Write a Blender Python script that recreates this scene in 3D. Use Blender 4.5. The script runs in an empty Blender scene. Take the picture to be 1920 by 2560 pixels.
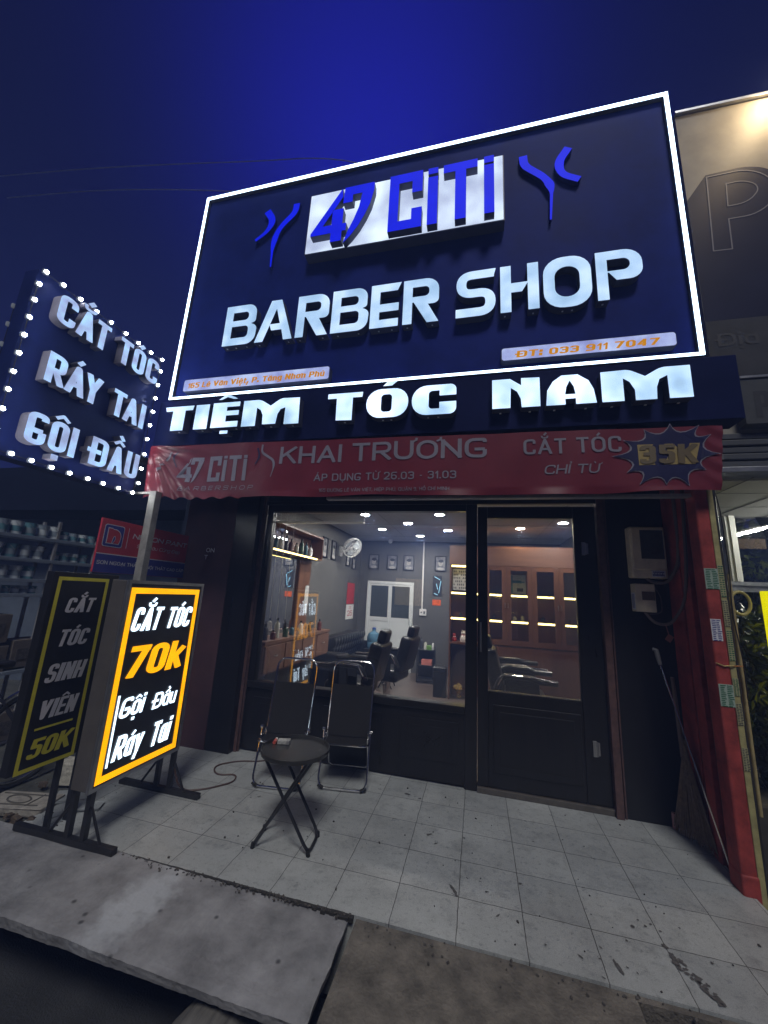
import bpy, bmesh, math, random, unicodedata
from mathutils import Vector, Matrix
from mathutils.geometry import delaunay_2d_cdt
R = math.radians
random.seed(7)
sc = bpy.context.scene
COL = sc.collection

# ---------------------------------------------------------------- camera
cam = bpy.data.cameras.new('camera'); camo = bpy.data.objects.new('camera', cam); COL.objects.link(camo)
cam.sensor_fit = 'VERTICAL'; cam.sensor_height = 36; cam.sensor_width = 27; cam.lens = 36*942.49/2560
cam.clip_start = 0.02; cam.clip_end = 500
def cam_axes(a, b, c):
    ca, sa, cb, sb, cc, s_ = math.cos(a), math.sin(a), math.cos(b), math.sin(b), math.cos(c), math.sin(c)
    base = Matrix(((1,0,0),(0,0,-1),(0,1,0)))
    yaw = Matrix(((cb,-sb,0),(sb,cb,0),(0,0,1))); tilt = Matrix(((1,0,0),(0,ca,-sa),(0,sa,ca))); roll = Matrix(((cc,-s_,0),(s_,cc,0),(0,0,1)))
    return roll @ tilt @ base @ yaw
_m = cam_axes(-.21447958, -.24827767, .05508927)
_r = Matrix((_m[0], -_m[1], -_m[2])).transposed().to_4x4()
camo.matrix_world = Matrix.Translation((0, 0, 1.5)) @ _r
sc.camera = camo

# ---------------------------------------------------------------- sky, moon-like sun, exposure
SUN_EL, SUN_AZ, SKY_AZ = 55, 165, 8
world = bpy.data.worlds.new('World'); sc.world = world; world.use_nodes = True
nt = world.node_tree; bg = nt.nodes['Background']
sky = nt.nodes.new('ShaderNodeTexSky'); sky.sky_type = 'NISHITA'; sky.sun_disc = False
sky.sun_elevation = R(-2.0); sky.sun_rotation = R(SKY_AZ); sky.ozone_density = 6.0; sky.dust_density = 0.3
tint = nt.nodes.new('ShaderNodeMix'); tint.data_type = 'RGBA'; tint.blend_type = 'MULTIPLY'; tint.inputs[0].default_value = 1
nt.links.new(sky.outputs[0], tint.inputs[6]); tint.inputs[7].default_value = (1.5, 1.0, 5.8, 1)
# the sign's hazy glow put into the sky colour, brightest above the sign
tc_ = nt.nodes.new('ShaderNodeTexCoord'); dp_ = nt.nodes.new('ShaderNodeVectorMath'); dp_.operation = 'DOT_PRODUCT'; nt.links.new(tc_.outputs['Generated'], dp_.inputs[0])
dp_.inputs[1].default_value = Vector((-.20, .48, .855)).normalized()
mxx = nt.nodes.new('ShaderNodeMath'); mxx.operation = 'MAXIMUM'; mxx.inputs[1].default_value = 0; nt.links.new(dp_.outputs['Value'], mxx.inputs[0])
pw_ = nt.nodes.new('ShaderNodeMath'); pw_.operation = 'POWER'; pw_.inputs[1].default_value = 24; nt.links.new(mxx.outputs[0], pw_.inputs[0])
gr_ = nt.nodes.new('ShaderNodeMath'); gr_.operation = 'MULTIPLY_ADD'; gr_.inputs[1].default_value = 3.6; gr_.inputs[2].default_value = .38; nt.links.new(pw_.outputs[0], gr_.inputs[0])
gl_ = nt.nodes.new('ShaderNodeVectorMath'); gl_.operation = 'SCALE'; nt.links.new(tint.outputs[2], gl_.inputs[0]); nt.links.new(gr_.outputs[0], gl_.inputs['Scale'])
nt.links.new(gl_.outputs[0], bg.inputs[0]); bg.inputs[1].default_value = 0.15
SKY_BG = bg
sun = bpy.data.lights.new('sun', 'SUN'); suno = bpy.data.objects.new('sun', sun); COL.objects.link(suno)
sun.energy = 1.5; sun.angle = R(15); sun.color = (1.0, 0.985, 0.95)
_d = Vector((math.sin(R(SUN_AZ))*math.cos(R(SUN_EL)), math.cos(R(SUN_AZ))*math.cos(R(SUN_EL)), math.sin(R(SUN_EL))))
suno.rotation_euler = _d.to_track_quat('Z', 'Y').to_euler()
sc.view_settings.view_transform = 'Standard'; sc.view_settings.look = 'None'
sc.view_settings.exposure = 0.0; sc.view_settings.gamma = 1.0
sc.cycles.max_bounces = 8; sc.cycles.transparent_max_bounces = 16; sc.cycles.volume_bounces = 0
sc.cycles.sample_clamp_indirect = 4.0; sc.cycles.use_denoising = True

# ---------------------------------------------------------------- object helpers
BASE = {}
def ptag(o, label=None, cat=None, group=None, kind=None):
    if label: o['label'] = label
    if cat: o['category'] = cat
    if group: o['group'] = group
    if kind: o['kind'] = kind
    return o
def thing(name, label, cat, loc=(0,0,0), group=None, local=False, rz=0):
    o = bpy.data.objects.new(name, None); COL.objects.link(o); o.location = loc; o.rotation_euler = (0,0,rz)
    o.empty_display_size = 0.1
    BASE[o] = Vector((0,0,0)) if local else Vector(loc)
    return ptag(o, label, cat, group)
def copy_tree(o, parent=None):
    c = o.copy(); COL.objects.link(c); c.parent = parent; BASE[c] = BASE.get(o, Vector())
    for ch in [x for x in bpy.data.objects if x.parent == o]: copy_tree(ch, c)
    return c
def fillet(pts, n=5):
    """points (x,y[,z], r) -> Vector list; last item of each tuple is the corner radius when flagged by list type"""
    out = []; N = len(pts)
    for i, (p, r) in enumerate(pts):
        p = Vector(p)
        if r <= 0 or (i in (0, N-1)): out.append(p); continue
        a = Vector(pts[i-1][0]); b = Vector(pts[i+1][0]); u = (a-p); v = (b-p); lu, lv = u.length, v.length
        if lu < 1e-6 or lv < 1e-6: out.append(p); continue
        u /= lu; v /= lv; d = min(r, lu*0.5, lv*0.5)
        p0 = p+u*d; p1 = p+v*d
        for k in range(n+1):
            t = k/n; out.append(p0*(1-t)**2+p*2*t*(1-t)+p1*t*t)
    return out
def fillet_closed(pts, n=6):
    out = []; N = len(pts)
    for i, q in enumerate(pts):
        p = Vector(q[:2]); r = q[2] if len(q) > 2 else 0
        if r <= 0: out.append(p); continue
        a = Vector(pts[i-1][:2]); b = Vector(pts[(i+1) % N][:2]); u = a-p; v = b-p; lu, lv = u.length, v.length
        u /= lu; v /= lv; d = min(r, lu*0.5, lv*0.5); p0 = p+u*d; p1 = p+v*d
        # near-circular corner (rational quadratic)
        w = 0.72
        for k in range(n+1):
            t = k/n; den = (1-t)**2+2*w*t*(1-t)+t*t
            out.append((p0*(1-t)**2+p*2*w*t*(1-t)+p1*t*t)/den)
    return out
class MB:
    def __init__(s): s.bm = bmesh.new()
    def add(s, bm2, mat=None):
        me = bpy.data.meshes.new('tmp'); bm2.to_mesh(me); bm2.free()
        if mat is not None: me.transform(mat)
        s.bm.from_mesh(me); bpy.data.meshes.remove(me); return s
    def box(s, x0, x1, y0, y1, z0, z1, bev=0, seg=2):
        return s.obox(((x0+x1)/2, (y0+y1)/2, (z0+z1)/2), (abs(x1-x0), abs(y1-y0), abs(z1-z0)), None, bev, seg)
    def obox(s, c, size, rot=None, bev=0, seg=2):
        b = bmesh.new(); bmesh.ops.create_cube(b, size=1)
        bmesh.ops.scale(b, vec=size, verts=b.verts)
        if bev > 0: bmesh.ops.bevel(b, geom=b.edges[:], offset=min(bev, min(size)*0.48), segments=seg, profile=0.5, affect='EDGES')
        m = Matrix.Translation(c)
        if rot is not None: m = m @ rot.to_4x4()
        return s.add(b, m)
    def tube(s, pts, r, n=8, closed=False):
        pts = [Vector(p) for p in pts]; N = len(pts); rings = []; up = None
        for i, p in enumerate(pts):
            a = pts[(i-1) % N] if (closed or i > 0) else p; b = pts[(i+1) % N] if (closed or i < N-1) else p
            t = (b-a)
            if t.length < 1e-9: t = Vector((0,0,1))
            t.normalize()
            if up is None:
                up = Vector((0,0,1)) if abs(t.z) < 0.9 else Vector((1,0,0))
            x = t.cross(up)
            if x.length < 1e-4: x = t.cross(Vector((0.3,1,0.2)))
            x.normalize(); y = x.cross(t).normalized(); up = y
            rr = r[i] if isinstance(r, (list, tuple)) else r
            rings.append([s.bm.verts.new(p+(x*math.cos(2*math.pi*k/n)+y*math.sin(2*math.pi*k/n))*rr) for k in range(n)])
        for i in range(N if closed else N-1):
            A, B = rings[i], rings[(i+1) % N]
            for k in range(n): s.bm.faces.new((A[k], A[(k+1) % n], B[(k+1) % n], B[k]))
        if not closed:
            s.bm.faces.new(rings[0][::-1]); s.bm.faces.new(rings[-1])
        return s
    def lathe(s, prof, c=(0,0,0), n=20, axis='Z', sx=1, sy=1):
        rings = []; c = Vector(c)
        for (r, h) in prof:
            ring = []
            for k in range(n):
                a = 2*math.pi*k/n; u, v = r*math.cos(a)*sx, r*math.sin(a)*sy
                q = Vector((u, v, h)) if axis == 'Z' else (Vector((u, -h, v)) if axis == 'Y' else Vector((h, u, v)))
                ring.append(s.bm.verts.new(c+q))
            rings.append(ring)
        for A, B in zip(rings, rings[1:]):
            for k in range(n): s.bm.faces.new((A[k], A[(k+1) % n], B[(k+1) % n], B[k]))
        for ring, r in ((rings[0][::-1], prof[0][0]), (rings[-1], prof[-1][0])):
            if r < .004: s.bm.faces.new(ring)
        return s
    def face(s, pts): s.bm.faces.new([s.bm.verts.new(p) for p in pts]); return s
    def grid(s, fn, nu, nv):
        V = [[s.bm.verts.new(fn(i/nu, j/nv)) for j in range(nv+1)] for i in range(nu+1)]
        for i in range(nu):
            for j in range(nv): s.bm.faces.new((V[i][j], V[i+1][j], V[i+1][j+1], V[i][j+1]))
        return s
    def tris2d(s, vt, fn, d=0.0):
        vs, ts = vt; V = [s.bm.verts.new(fn(v[0], v[1], d)) for v in vs]
        for t in ts:
            try: s.bm.faces.new([V[i] for i in t])
            except ValueError: pass
        return s
    def shell2d(s, vt, fn, d0, d1, cap=True):
        """sides (and front cap) of a flat shape pushed out from d0 to d1"""
        vs, ts = vt; cnt = {}
        for t in ts:
            for k in range(3):
                e = (t[k], t[(k+1) % 3]); cnt.setdefault(tuple(sorted(e)), []).append(e)
        A = {}; B = {}
        for k, l in cnt.items():
            if len(l) == 1:
                for i in k:
                    if i not in A: A[i] = s.bm.verts.new(fn(vs[i][0], vs[i][1], d0)); B[i] = s.bm.verts.new(fn(vs[i][0], vs[i][1], d1))
                i, j = l[0]; s.bm.faces.new((A[i], A[j], B[j], B[i]))
        if cap: s.tris2d(vt, fn, d1)
        return s
    def build(s, name, mat, parent=None, smooth=False, ang=35):
        me = bpy.data.meshes.new(name)
        bmesh.ops.recalc_face_normals(s.bm, faces=s.bm.faces[:])
        s.bm.to_mesh(me); s.bm.free()
        b = BASE.get(parent, Vector((0,0,0))) if parent else Vector((0,0,0))
        if b.length > 0: me.transform(Matrix.Translation(-b))
        me.materials.append(mat)
        if smooth:
            for p in me.polygons: p.use_smooth = True
            me.set_sharp_from_angle(angle=R(ang))
        o = bpy.data.objects.new(name, me); COL.objects.link(o)
        if parent: o.parent = parent
        BASE[o] = b
        return o
def struct(name, mb, mat, kind='structure'):
    o = mb.build(name, mat); o['kind'] = kind; return o
def solo(name, mb, mat, label, cat, group=None, smooth=False):
    return ptag(mb.build(name, mat, None, smooth), label, cat, group)

# ---------------------------------------------------------------- materials
MATS = {}
def mat(name, col, rough=0.5, metal=0.0, spec=0.5, noise=0.0, nscale=8, bump=0.0, bscale=60, rvar=0.0, coat=0.0, col2=None, stretch=None):
    if name in MATS: return MATS[name]
    m = bpy.data.materials.new(name); m.use_nodes = True; n = m.node_tree; p = n.nodes['Principled BSDF']
    p.inputs['Roughness'].default_value = rough; p.inputs['Metallic'].default_value = metal
    p.inputs['Specular IOR Level'].default_value = spec; p.inputs['Coat Weight'].default_value = coat
    c4 = (*col, 1); p.inputs['Base Color'].default_value = c4
    if noise or bump or rvar or col2:
        g = n.nodes.new('ShaderNodeNewGeometry'); vec = g.outputs['Position']
        if stretch:
            mp = n.nodes.new('ShaderNodeMapping'); mp.inputs['Scale'].default_value = stretch
            n.links.new(vec, mp.inputs[0]); vec = mp.outputs[0]
        nz = n.nodes.new('ShaderNodeTexNoise'); nz.inputs['Scale'].default_value = nscale; nz.inputs['Detail'].default_value = 8; nz.inputs['Roughness'].default_value = .65
        n.links.new(vec, nz.inputs['Vector'])
        if noise or col2:
            mx = n.nodes.new('ShaderNodeMix'); mx.data_type = 'RGBA'
            a = col if col2 else tuple(c*(1-noise) for c in col); b = col2 if col2 else tuple(min(1, c*(1+noise)) for c in col)
            mx.inputs[6].default_value = (*a, 1); mx.inputs[7].default_value = (*b, 1)
            cr = n.nodes.new('ShaderNodeMapRange'); cr.inputs[1].default_value = .3; cr.inputs[2].default_value = .7
            n.links.new(nz.outputs[0], cr.inputs[0]); n.links.new(cr.outputs[0], mx.inputs[0]); n.links.new(mx.outputs[2], p.inputs['Base Color'])
        if rvar:
            mr = n.nodes.new('ShaderNodeMapRange'); mr.inputs[3].default_value = max(0, rough-rvar); mr.inputs[4].default_value = min(1, rough+rvar)
            n.links.new(nz.outputs[0], mr.inputs[0]); n.links.new(mr.outputs[0], p.inputs['Roughness'])
        if bump:
            n2 = n.nodes.new('ShaderNodeTexNoise'); n2.inputs['Scale'].default_value = bscale; n2.inputs['Detail'].default_value = 6
            n.links.new(vec, n2.inputs['Vector'])
            bp = n.nodes.new('ShaderNodeBump'); bp.inputs['Strength'].default_value = bump; bp.inputs['Distance'].default_value = 0.01
            n.links.new(n2.outputs[0], bp.inputs['Height']); n.links.new(bp.outputs[0], p.inputs['Normal'])
    MATS[name] = m; return m
def emit(name, col, strength, var=0.0, vscale=6.0, col2=None):
    if name in MATS: return MATS[name]
    m = bpy.data.materials.new(name); m.use_nodes = True; n = m.node_tree; p = n.nodes['Principled BSDF']
    p.inputs['Base Color'].default_value = (*[.3*min(.8, c) for c in col], 1); p.inputs['Roughness'].default_value = .35
    p.inputs['Specular IOR Level'].default_value = .15; p.inputs['Roughness'].default_value = .6
    p.inputs['Emission Color'].default_value = (*col, 1); p.inputs['Emission Strength'].default_value = strength
    if var:
        g = n.nodes.new('ShaderNodeNewGeometry'); nz = n.nodes.new('ShaderNodeTexNoise'); nz.inputs['Scale'].default_value = vscale; nz.inputs['Detail'].default_value = 2
        n.links.new(g.outputs['Position'], nz.inputs['Vector'])
        mr = n.nodes.new('ShaderNodeMapRange'); mr.inputs[1].default_value = .3; mr.inputs[2].default_value = .7
        mr.inputs[3].default_value = strength*(1-var); mr.inputs[4].default_value = strength*(1+var)
        n.links.new(nz.outputs[0], mr.inputs[0]); n.links.new(mr.outputs[0], p.inputs['Emission Strength'])
        if col2:
            mx = n.nodes.new('ShaderNodeMix'); mx.data_type = 'RGBA'; mx.inputs[6].default_value = (*col, 1); mx.inputs[7].default_value = (*col2, 1)
            mr2 = n.nodes.new('ShaderNodeMapRange'); mr2.inputs[1].default_value = .35; mr2.inputs[2].default_value = .65
            n.links.new(nz.outputs[0], mr2.inputs[0]); n.links.new(mr2.outputs[0], mx.inputs[0]); n.links.new(mx.outputs[2], p.inputs['Emission Color'])
    MATS[name] = m; return m
def glassmat(name, tintc=(1,1,1), ior=1.85, rough=0.0):
    """thin pane: mostly clear, mirrors by Fresnel"""
    m = bpy.data.materials.new(name); m.use_nodes = True; n = m.node_tree; n.nodes.clear()
    out = n.nodes.new('ShaderNodeOutputMaterial'); tr = n.nodes.new('ShaderNodeBsdfTransparent'); gl = n.nodes.new('ShaderNodeBsdfGlossy')
    tr.inputs[0].default_value = (*tintc, 1); gl.inputs['Roughness'].default_value = rough; gl.inputs[0].default_value = (1,1,1,1)
    fr = n.nodes.new('ShaderNodeFresnel'); fr.inputs[0].default_value = ior
    mx = n.nodes.new('ShaderNodeMixShader'); n.links.new(fr.outputs[0], mx.inputs[0]); n.links.new(tr.outputs[0], mx.inputs[1]); n.links.new(gl.outputs[0], mx.inputs[2])
    n.links.new(mx.outputs[0], out.inputs[0]); MATS[name] = m; return m

# ---------------------------------------------------------------- flat shapes and a stroke alphabet
def cdt(polys, holes=False):
    """triangles of the union of some polygons (holes=True: later outlines are cut out)"""
    V = []; F = []
    for p in polys:
        i0 = len(V); V += [Vector((q[0], q[1])) for q in p]; F.append(list(range(i0, i0+len(p))))
    r = delaunay_2d_cdt(V, [], F, 1, 1e-6); vs = [tuple(v) for v in r[0]]
    PB = [([(q[0], q[1]) for q in p], min(q[0] for q in p), max(q[0] for q in p), min(q[1] for q in p), max(q[1] for q in p)) for p in polys]
    def hits(x, y):
        n = 0
        for p, ax, bx, ay, by in PB:
            if x < ax or x > bx or y < ay or y > by: continue
            c = False; j = len(p)-1
            for i in range(len(p)):
                xi, yi = p[i]; xj, yj = p[j]
                if (yi > y) != (yj > y) and x < (xj-xi)*(y-yi)/(yj-yi)+xi: c = not c
                j = i
            n += c
        return n
    out = []
    for t in r[2]:
        for k in range(1, len(t)-1):
            q = (t[0], t[k], t[k+1]); x = sum(vs[i][0] for i in q)/3; y = sum(vs[i][1] for i in q)/3; n = hits(x, y)
            if (n % 2 == 1) if holes else n > 0: out.append(q)
    return vs, out
def ccw(p):
    a = sum(p[i-1][0]*p[i][1]-p[i][0]*p[i-1][1] for i in range(len(p)))
    return p if a > 0 else p[::-1]
def shape(outer, holes=()):
    """outline with optional holes; vertices (x,y[,corner radius])"""
    polys = [ccw(fillet_closed(outer))]+[ccw(fillet_closed(h)) for h in holes]
    return cdt(polys, holes=bool(holes))
def clip_y(p, lo, hi):
    for s, lim in ((1, lo), (-1, -hi)):
        q = []
        for i in range(len(p)):
            a, b = p[i-1], p[i]; da, db = s*a[1]-lim, s*b[1]-lim
            if (da >= 0) != (db >= 0):
                t = da/(da-db); q.append((a[0]+(b[0]-a[0])*t, a[1]+(b[1]-a[1])*t))
            if db >= 0: q.append((b[0], b[1]))
        p = q
        if len(p) < 3: return []
    return p
def stroke_polys(pts, t, closed=False, cap=True, taper=None):
    polys = []; N = len(pts); h = t/2
    segs = range(N if closed else N-1)
    for i in segs:
        a, b = Vector(pts[i][:2]), Vector(pts[(i+1) % N][:2]); d = b-a
        if d.length < 1e-7: continue
        d.normalize(); nrm = Vector((-d.y, d.x))
        ha = h if taper is None else h*taper[i]; hb = h if taper is None else h*taper[(i+1) % N]
        if cap and not closed:
            if i == 0: a = a-d*ha
            if i == N-2: b = b+d*hb
        polys.append([tuple(a+nrm*ha), tuple(a-nrm*ha), tuple(b-nrm*hb), tuple(b+nrm*hb)][::1])
    for i in range(N if closed else 1, N if closed else N-1) if not closed else range(N):
        r = h if taper is None else h*taper[i]
        polys.append([(pts[i][0]+r*math.cos(k*math.pi/6), pts[i][1]+r*math.sin(k*math.pi/6)) for k in range(12)])
    return [ccw(p) for p in polys]
X_ = .74
def _o(y1=1, x0=0, r=.4): return ('c', [(0,0,r),(1,0,r),(1,y1,r),(0,y1,r)])
GL = {
'A':(.92,[[(0,0),(.5,1),(1,0)],[(.24,.3),(.76,.3)]]),
'B':(.8,[[(0,0),(0,1)],[(0,1),(.88,1,.25),(.88,.53,.22),(0,.53)],[(0,.53),(1,.53,.25),(1,0,.28),(0,0)]]),
'C':(.82,[[(1,.73),(1,1,.38),(0,1,.4),(0,0,.4),(1,0,.38),(1,.27)]]),
'D':(.85,[[(0,0),(0,1)],[(0,1),(1,1,.42),(1,0,.42),(0,0)]]),
'Đ':(.88,[[(0,0),(0,1)],[(0,1),(1,1,.42),(1,0,.42),(0,0)],[(-.25,.5),(.42,.5)]]),
'E':(.68,[[(0,0),(0,1)],[(0,1),(1,1)],[(0,.5),(.9,.5)],[(0,0),(1,0)]]),
'G':(.85,[[(1,.83),(1,1,.38),(0,1,.4),(0,0,.4),(1,0,.38),(1,.40)],[(1,.42),(.55,.42)]]),
'H':(.82,[[(0,0),(0,1)],[(1,0),(1,1)],[(0,.5),(1,.5)]]),
'I':(0,[[(.5,0),(.5,1)]]),
'K':(.85,[[(0,0),(0,1)],[(1,1),(.08,.42)],[(.4,.6),(1,0)]]),
'L':(.65,[[(0,1),(0,0)],[(0,0),(1,0)]]),
'M':(1.05,[[(0,0),(0,1)],[(0,1),(.5,.25),(1,1)],[(1,0),(1,1)]]),
'N':(.82,[[(0,0),(0,1)],[(0,1),(1,0)],[(1,0),(1,1)]]),
'O':(.88,[_o()]),
'P':(.78,[[(0,0),(0,1)],[(0,1),(1,1,.3),(1,.43,.3),(0,.43)]]),
'Q':(.88,[_o(),[(.6,.28),(1,0)]]),
'R':(.82,[[(0,0),(0,1)],[(0,1),(1,1,.3),(1,.45,.3),(0,.45)],[(.45,.45),(1,0)]]),
'S':(.76,[[(1,.76),(1,1,.32),(0,1,.32),(0,.52,.3),(1,.5,.3),(1,0,.32),(0,0,.32),(0,.24)]]),
'T':(.78,[[(0,1),(1,1)],[(.5,0),(.5,1)]]),
'U':(.82,[[(0,1),(0,0,.4),(1,0,.4),(1,1)]]),
'V':(.88,[[(0,1),(.5,0),(1,1)]]),
'X':(.85,[[(0,0),(1,1)],[(0,1),(1,0)]]),
'Y':(.86,[[(0,1),(.5,.45),(1,1)],[(.5,0),(.5,.5)]]),
'0':(.74,[_o(r=.42)]),
'1':(.36,[[(1,0),(1,1),(0,.74)]]),
'2':(.72,[[(0,.72),(0,1,.34),(1,1,.34),(1,.55,.2),(0,0)],[(0,0),(1,0)]]),
'3':(.72,[[(0,.8),(0,1,.3),(1,1,.3),(1,.53,.25),(.4,.53)],[(.4,.53),(1,.53,.25),(1,0,.3),(0,0,.3),(0,.2)]]),
'4':(.8,[[(1,.24),(0,.24),(.66,1)],[(.72,0),(.72,1)]]),
'5':(.72,[[(1,1),(.05,1)],[(.05,1),(.05,.6),(1,.6,.3),(1,0,.32),(0,0,.3),(0,.2)]]),
'6':(.74,[_o(.58,r=.34),[(0,.3),(0,1,.5),(.95,1)]]),
'7':(.72,[[(0,1),(1,1)],[(1,1),(.3,0)]]),
'9':(.74,[('c',[(0,.42,.34),(1,.42,.34),(1,1,.34),(0,1,.34)]),[(1,.7),(1,0,.5),(.05,0)]]),
'a':(.68,[_o(X_),[(1,0),(1,X_)]]),
'c':(.62,[[(1,.56),(1,X_,.32),(0,X_,.34),(0,0,.34),(1,0,.32),(1,.18)]]),
'e':(.68,[[(0,.38),(1,.38),(1,X_,.32),(0,X_,.34),(0,0,.34),(1,0,.3),(1,.14)]]),
'g':(.68,[_o(X_),[(1,X_),(1,-.3,.3),(.05,-.3)]]),
'h':(.66,[[(0,0),(0,1)],[(0,X_),(1,X_,.34),(1,0)]]),
'i':(0,[[(.5,0),(.5,X_)],'dot']),
'k':(.68,[[(0,0),(0,1)],[(1,X_),(.08,.28)],[(.4,.45),(1,0)]]),
'n':(.66,[[(0,0),(0,X_)],[(0,X_),(1,X_,.34),(1,0)]]),
'o':(.7,[_o(X_)]),
'p':(.68,[_o(X_),[(0,-.3),(0,X_)]]),
't':(.46,[[(.35,1),(.35,0,.2),(1,0)],[(0,X_),(1,X_)]]),
'u':(.66,[[(0,X_),(0,0,.34),(1,0,.3),(1,.3)],[(1,0),(1,X_)]]),
'y':(.68,[[(0,X_),(.52,0)],[(1,X_),(.32,-.3)]]),
'.':(0,['pt']), ',':(0,['comma']), ':':(0,['pt','pt2']), '-':(.4,[[(0,.45),(1,.45)]]), ' ':(.32,[]),
}
def glyph(ch, W, t, an=None):
    """polygons of one character with its accents, cap height 1, total width W, stem t (thin strokes t/an)"""
    dec = unicodedata.normalize('NFD', ch); b = dec[0]; marks = dec[1:]
    if GL[b][0] > 0: t = min(t, W*(.40 if GL[b][0] > .5 else .5))
    if an is None: an = 1+max(0, t-.12)*4
    polys = []; low = b.islower() and b not in 'khlt'; top = X_ if low else 1.0
    mx = lambda x: (t/2+x*(W-t)) if W > t*1.01 else W/2+(x-.5)*0.01
    my = lambda y: t/2+y*(an-t)
    desc = b in 'gpy'; A = an
    def box(x0, x1, y0, y1): polys.append(ccw([(x0,y0*A),(x1,y0*A),(x1,y1*A),(x0,y1*A)]))
    th = t/A
    for st in GL[b][1]:
        if st == 'dot':
            if not any(ord(m) != 0x323 for m in marks): box(W/2-t*.52, W/2+t*.52, .86, .86+t*.85)
            continue
        if st == 'pt': box(W/2-t*.55, W/2+t*.55, 0, t); continue
        if st == 'pt2': box(W/2-t*.55, W/2+t*.55, .5, .5+t); continue
        if st == 'comma': polys.append(ccw([(W/2-t*.4,t*A),(W/2+t*.6,t*A),(W/2+t*.1,-t*A),(W/2-t*.7,-t*A)])); continue
        closed = isinstance(st, tuple)
        pts = st[1] if closed else st
        ks = min(W, 1.0)
        q = [(mx(p[0]), my(p[1]), (p[2]*ks*1.15 if len(p) > 2 else 0)) for p in pts]
        if closed: path = [tuple(v) for v in fillet_closed(q)]
        else:
            path = [tuple(v) for v in fillet([((x, y), r) for x, y, r in q], 6)]
            def wantcap(p, n): return abs(p[1]-n[1]) < 1e-6 and p[0] not in (0, 1) or p[1] in (0, 1, X_, -.3)
            e0, e1 = wantcap(pts[0], pts[1]), wantcap(pts[-1], pts[-2])
            for flag, i, j in ((e0, 0, 1), (e1, -1, -2)):
                if flag:
                    d = Vector(path[i][:2])-Vector(path[j][:2]); d.normalize(); path[i] = tuple(Vector(path[i][:2])+d*t/2)
        for p in stroke_polys(path, t, closed, cap=False):
            p = clip_y(p, -0.6*A if desc else 0, A if not low else (top+0.3)*A)
            if len(p) >= 3: polys.append(ccw(p))
    y = (my(top)+t/2)/A+.06; cx = W/2; mt = max(t*.62, .05)
    def add(pts, tt=mt):
        for p in stroke_polys([(a_, b_*A) for a_, b_ in pts], tt, cap=False): polys.append(p)
    for m in marks:
        o = ord(m)
        if o == 0x301: add([(cx-.05, y), (cx+.1, y+.17)], mt*1.2); y += .2
        elif o == 0x300: add([(cx+.05, y), (cx-.1, y+.17)], mt*1.2); y += .2
        elif o == 0x302: add([(cx-.2, y), (cx, y+.14), (cx+.2, y)]); y += .2; cx += .08
        elif o == 0x306: add([tuple(v) for v in fillet([((cx-.17, y+.14), 0), ((cx-.15, y), .12), ((cx+.15, y), .12), ((cx+.17, y+.14), 0)], 4)]); y += .17
        elif o == 0x309: add([tuple(v) for v in fillet([((cx-.08, y+.2), 0), ((cx+.1, y+.22), .08), ((cx+.08, y+.1), .05), ((cx, y), 0)], 4)]); y += .2
        elif o == 0x303: add([(cx-.2, y+.02), (cx-.09, y+.13), (cx+.08, y+.03), (cx+.2, y+.14)]); y += .2
        elif o == 0x323: box(W/2-t*.5, W/2+t*.5, -.1-t*.8, -.1)
        elif o == 0x31b: add([(W-t*.4, top-th*.5), (W+.12, top+.02), (W+.13, top+.14)], mt)
    return [[(q[0], q[1]/A) for q in p] for p in polys]
def text_polys(txt, x0, x1, z0, z1, t=.16, shear=0.0, gap=.13, jit=0):
    H = z1-z0; L = (x1-x0)/H
    nat = [GL[unicodedata.normalize('NFD', c)[0]][0] for c in txt]
    ws = [max(w, 0) for w in nat]
    fixed = sum(t*1.05 for w in ws if w == 0)+gap*(len(txt)-1)
    k = (L-fixed-abs(shear)*.7)/max(1e-6, sum(ws)); out = []; x = 0; gi = []
    for c, w in zip(txt, ws):
        gi.append(c)
        W = t*1.05 if w == 0 else w*k
        if c != ' ':
            for p in glyph(c, max(W, t*1.02), t):
                out.append((len(gi), [(x0+H*(q[0]+x+shear*q[1]), z0+H*q[1]) for q in p]))
        x += W+gap
    return out
def text_mesh(mb, txt, x0, x1, z0, z1, fn, d=0.0, t=.16, shear=0.0, gap=.13):
    allp = text_polys(txt, x0, x1, z0, z1, t, shear, gap)
    G = {}
    for c, p in allp: G.setdefault(c, []).append(p)
    for c in G: mb.tris2d(cdt(G[c]), fn, d)
    return mb
def rect(x0, x1, z0, z1): return [(x0,z0),(x1,z0),(x1,z1),(x0,z1)]
def ring(x0, x1, z0, z1, w): return shape(rect(x0,x1,z0,z1), [rect(x0+w,x1-w,z0+w,z1-w)])
def onY(y): return lambda u, v, d: (u, y-d, v)
def onX(x): return lambda u, v, d: (x+d, u, v)

# ================================================================ materials used
wood_black = mat('black_wood', (.010,.009,.009), .30, spec=.45, noise=.35, nscale=9, rvar=.08, stretch=(1,1,.12), bump=.05, bscale=30)
trim_brown = mat('trim_brown', (.10,.055,.05), .45, noise=.4, nscale=20)
panel_glare_blue = mat('panel_glare_blue', (.013,.024,.19), .5, spec=.03, noise=.25, nscale=2.5, rvar=.06)  # blue veil of the sign glare put into the panel's base colour
alu = mat('aluminium', (.42,.43,.45), .38, metal=.85, noise=.15, nscale=15, rvar=.1)
alu_paint = mat('grey_paint_metal', (.30,.30,.31), .45, noise=.2, nscale=12)
case_grey = mat('letter_casing', (.36,.37,.42), .42, noise=.1, nscale=10)
chrome = mat('chrome', (.75,.75,.76), .14, metal=1.0, noise=.1, nscale=30, rvar=.08)
black_metal = mat('black_metal', (.018,.018,.02), .38, noise=.3, nscale=40, rvar=.1)
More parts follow.
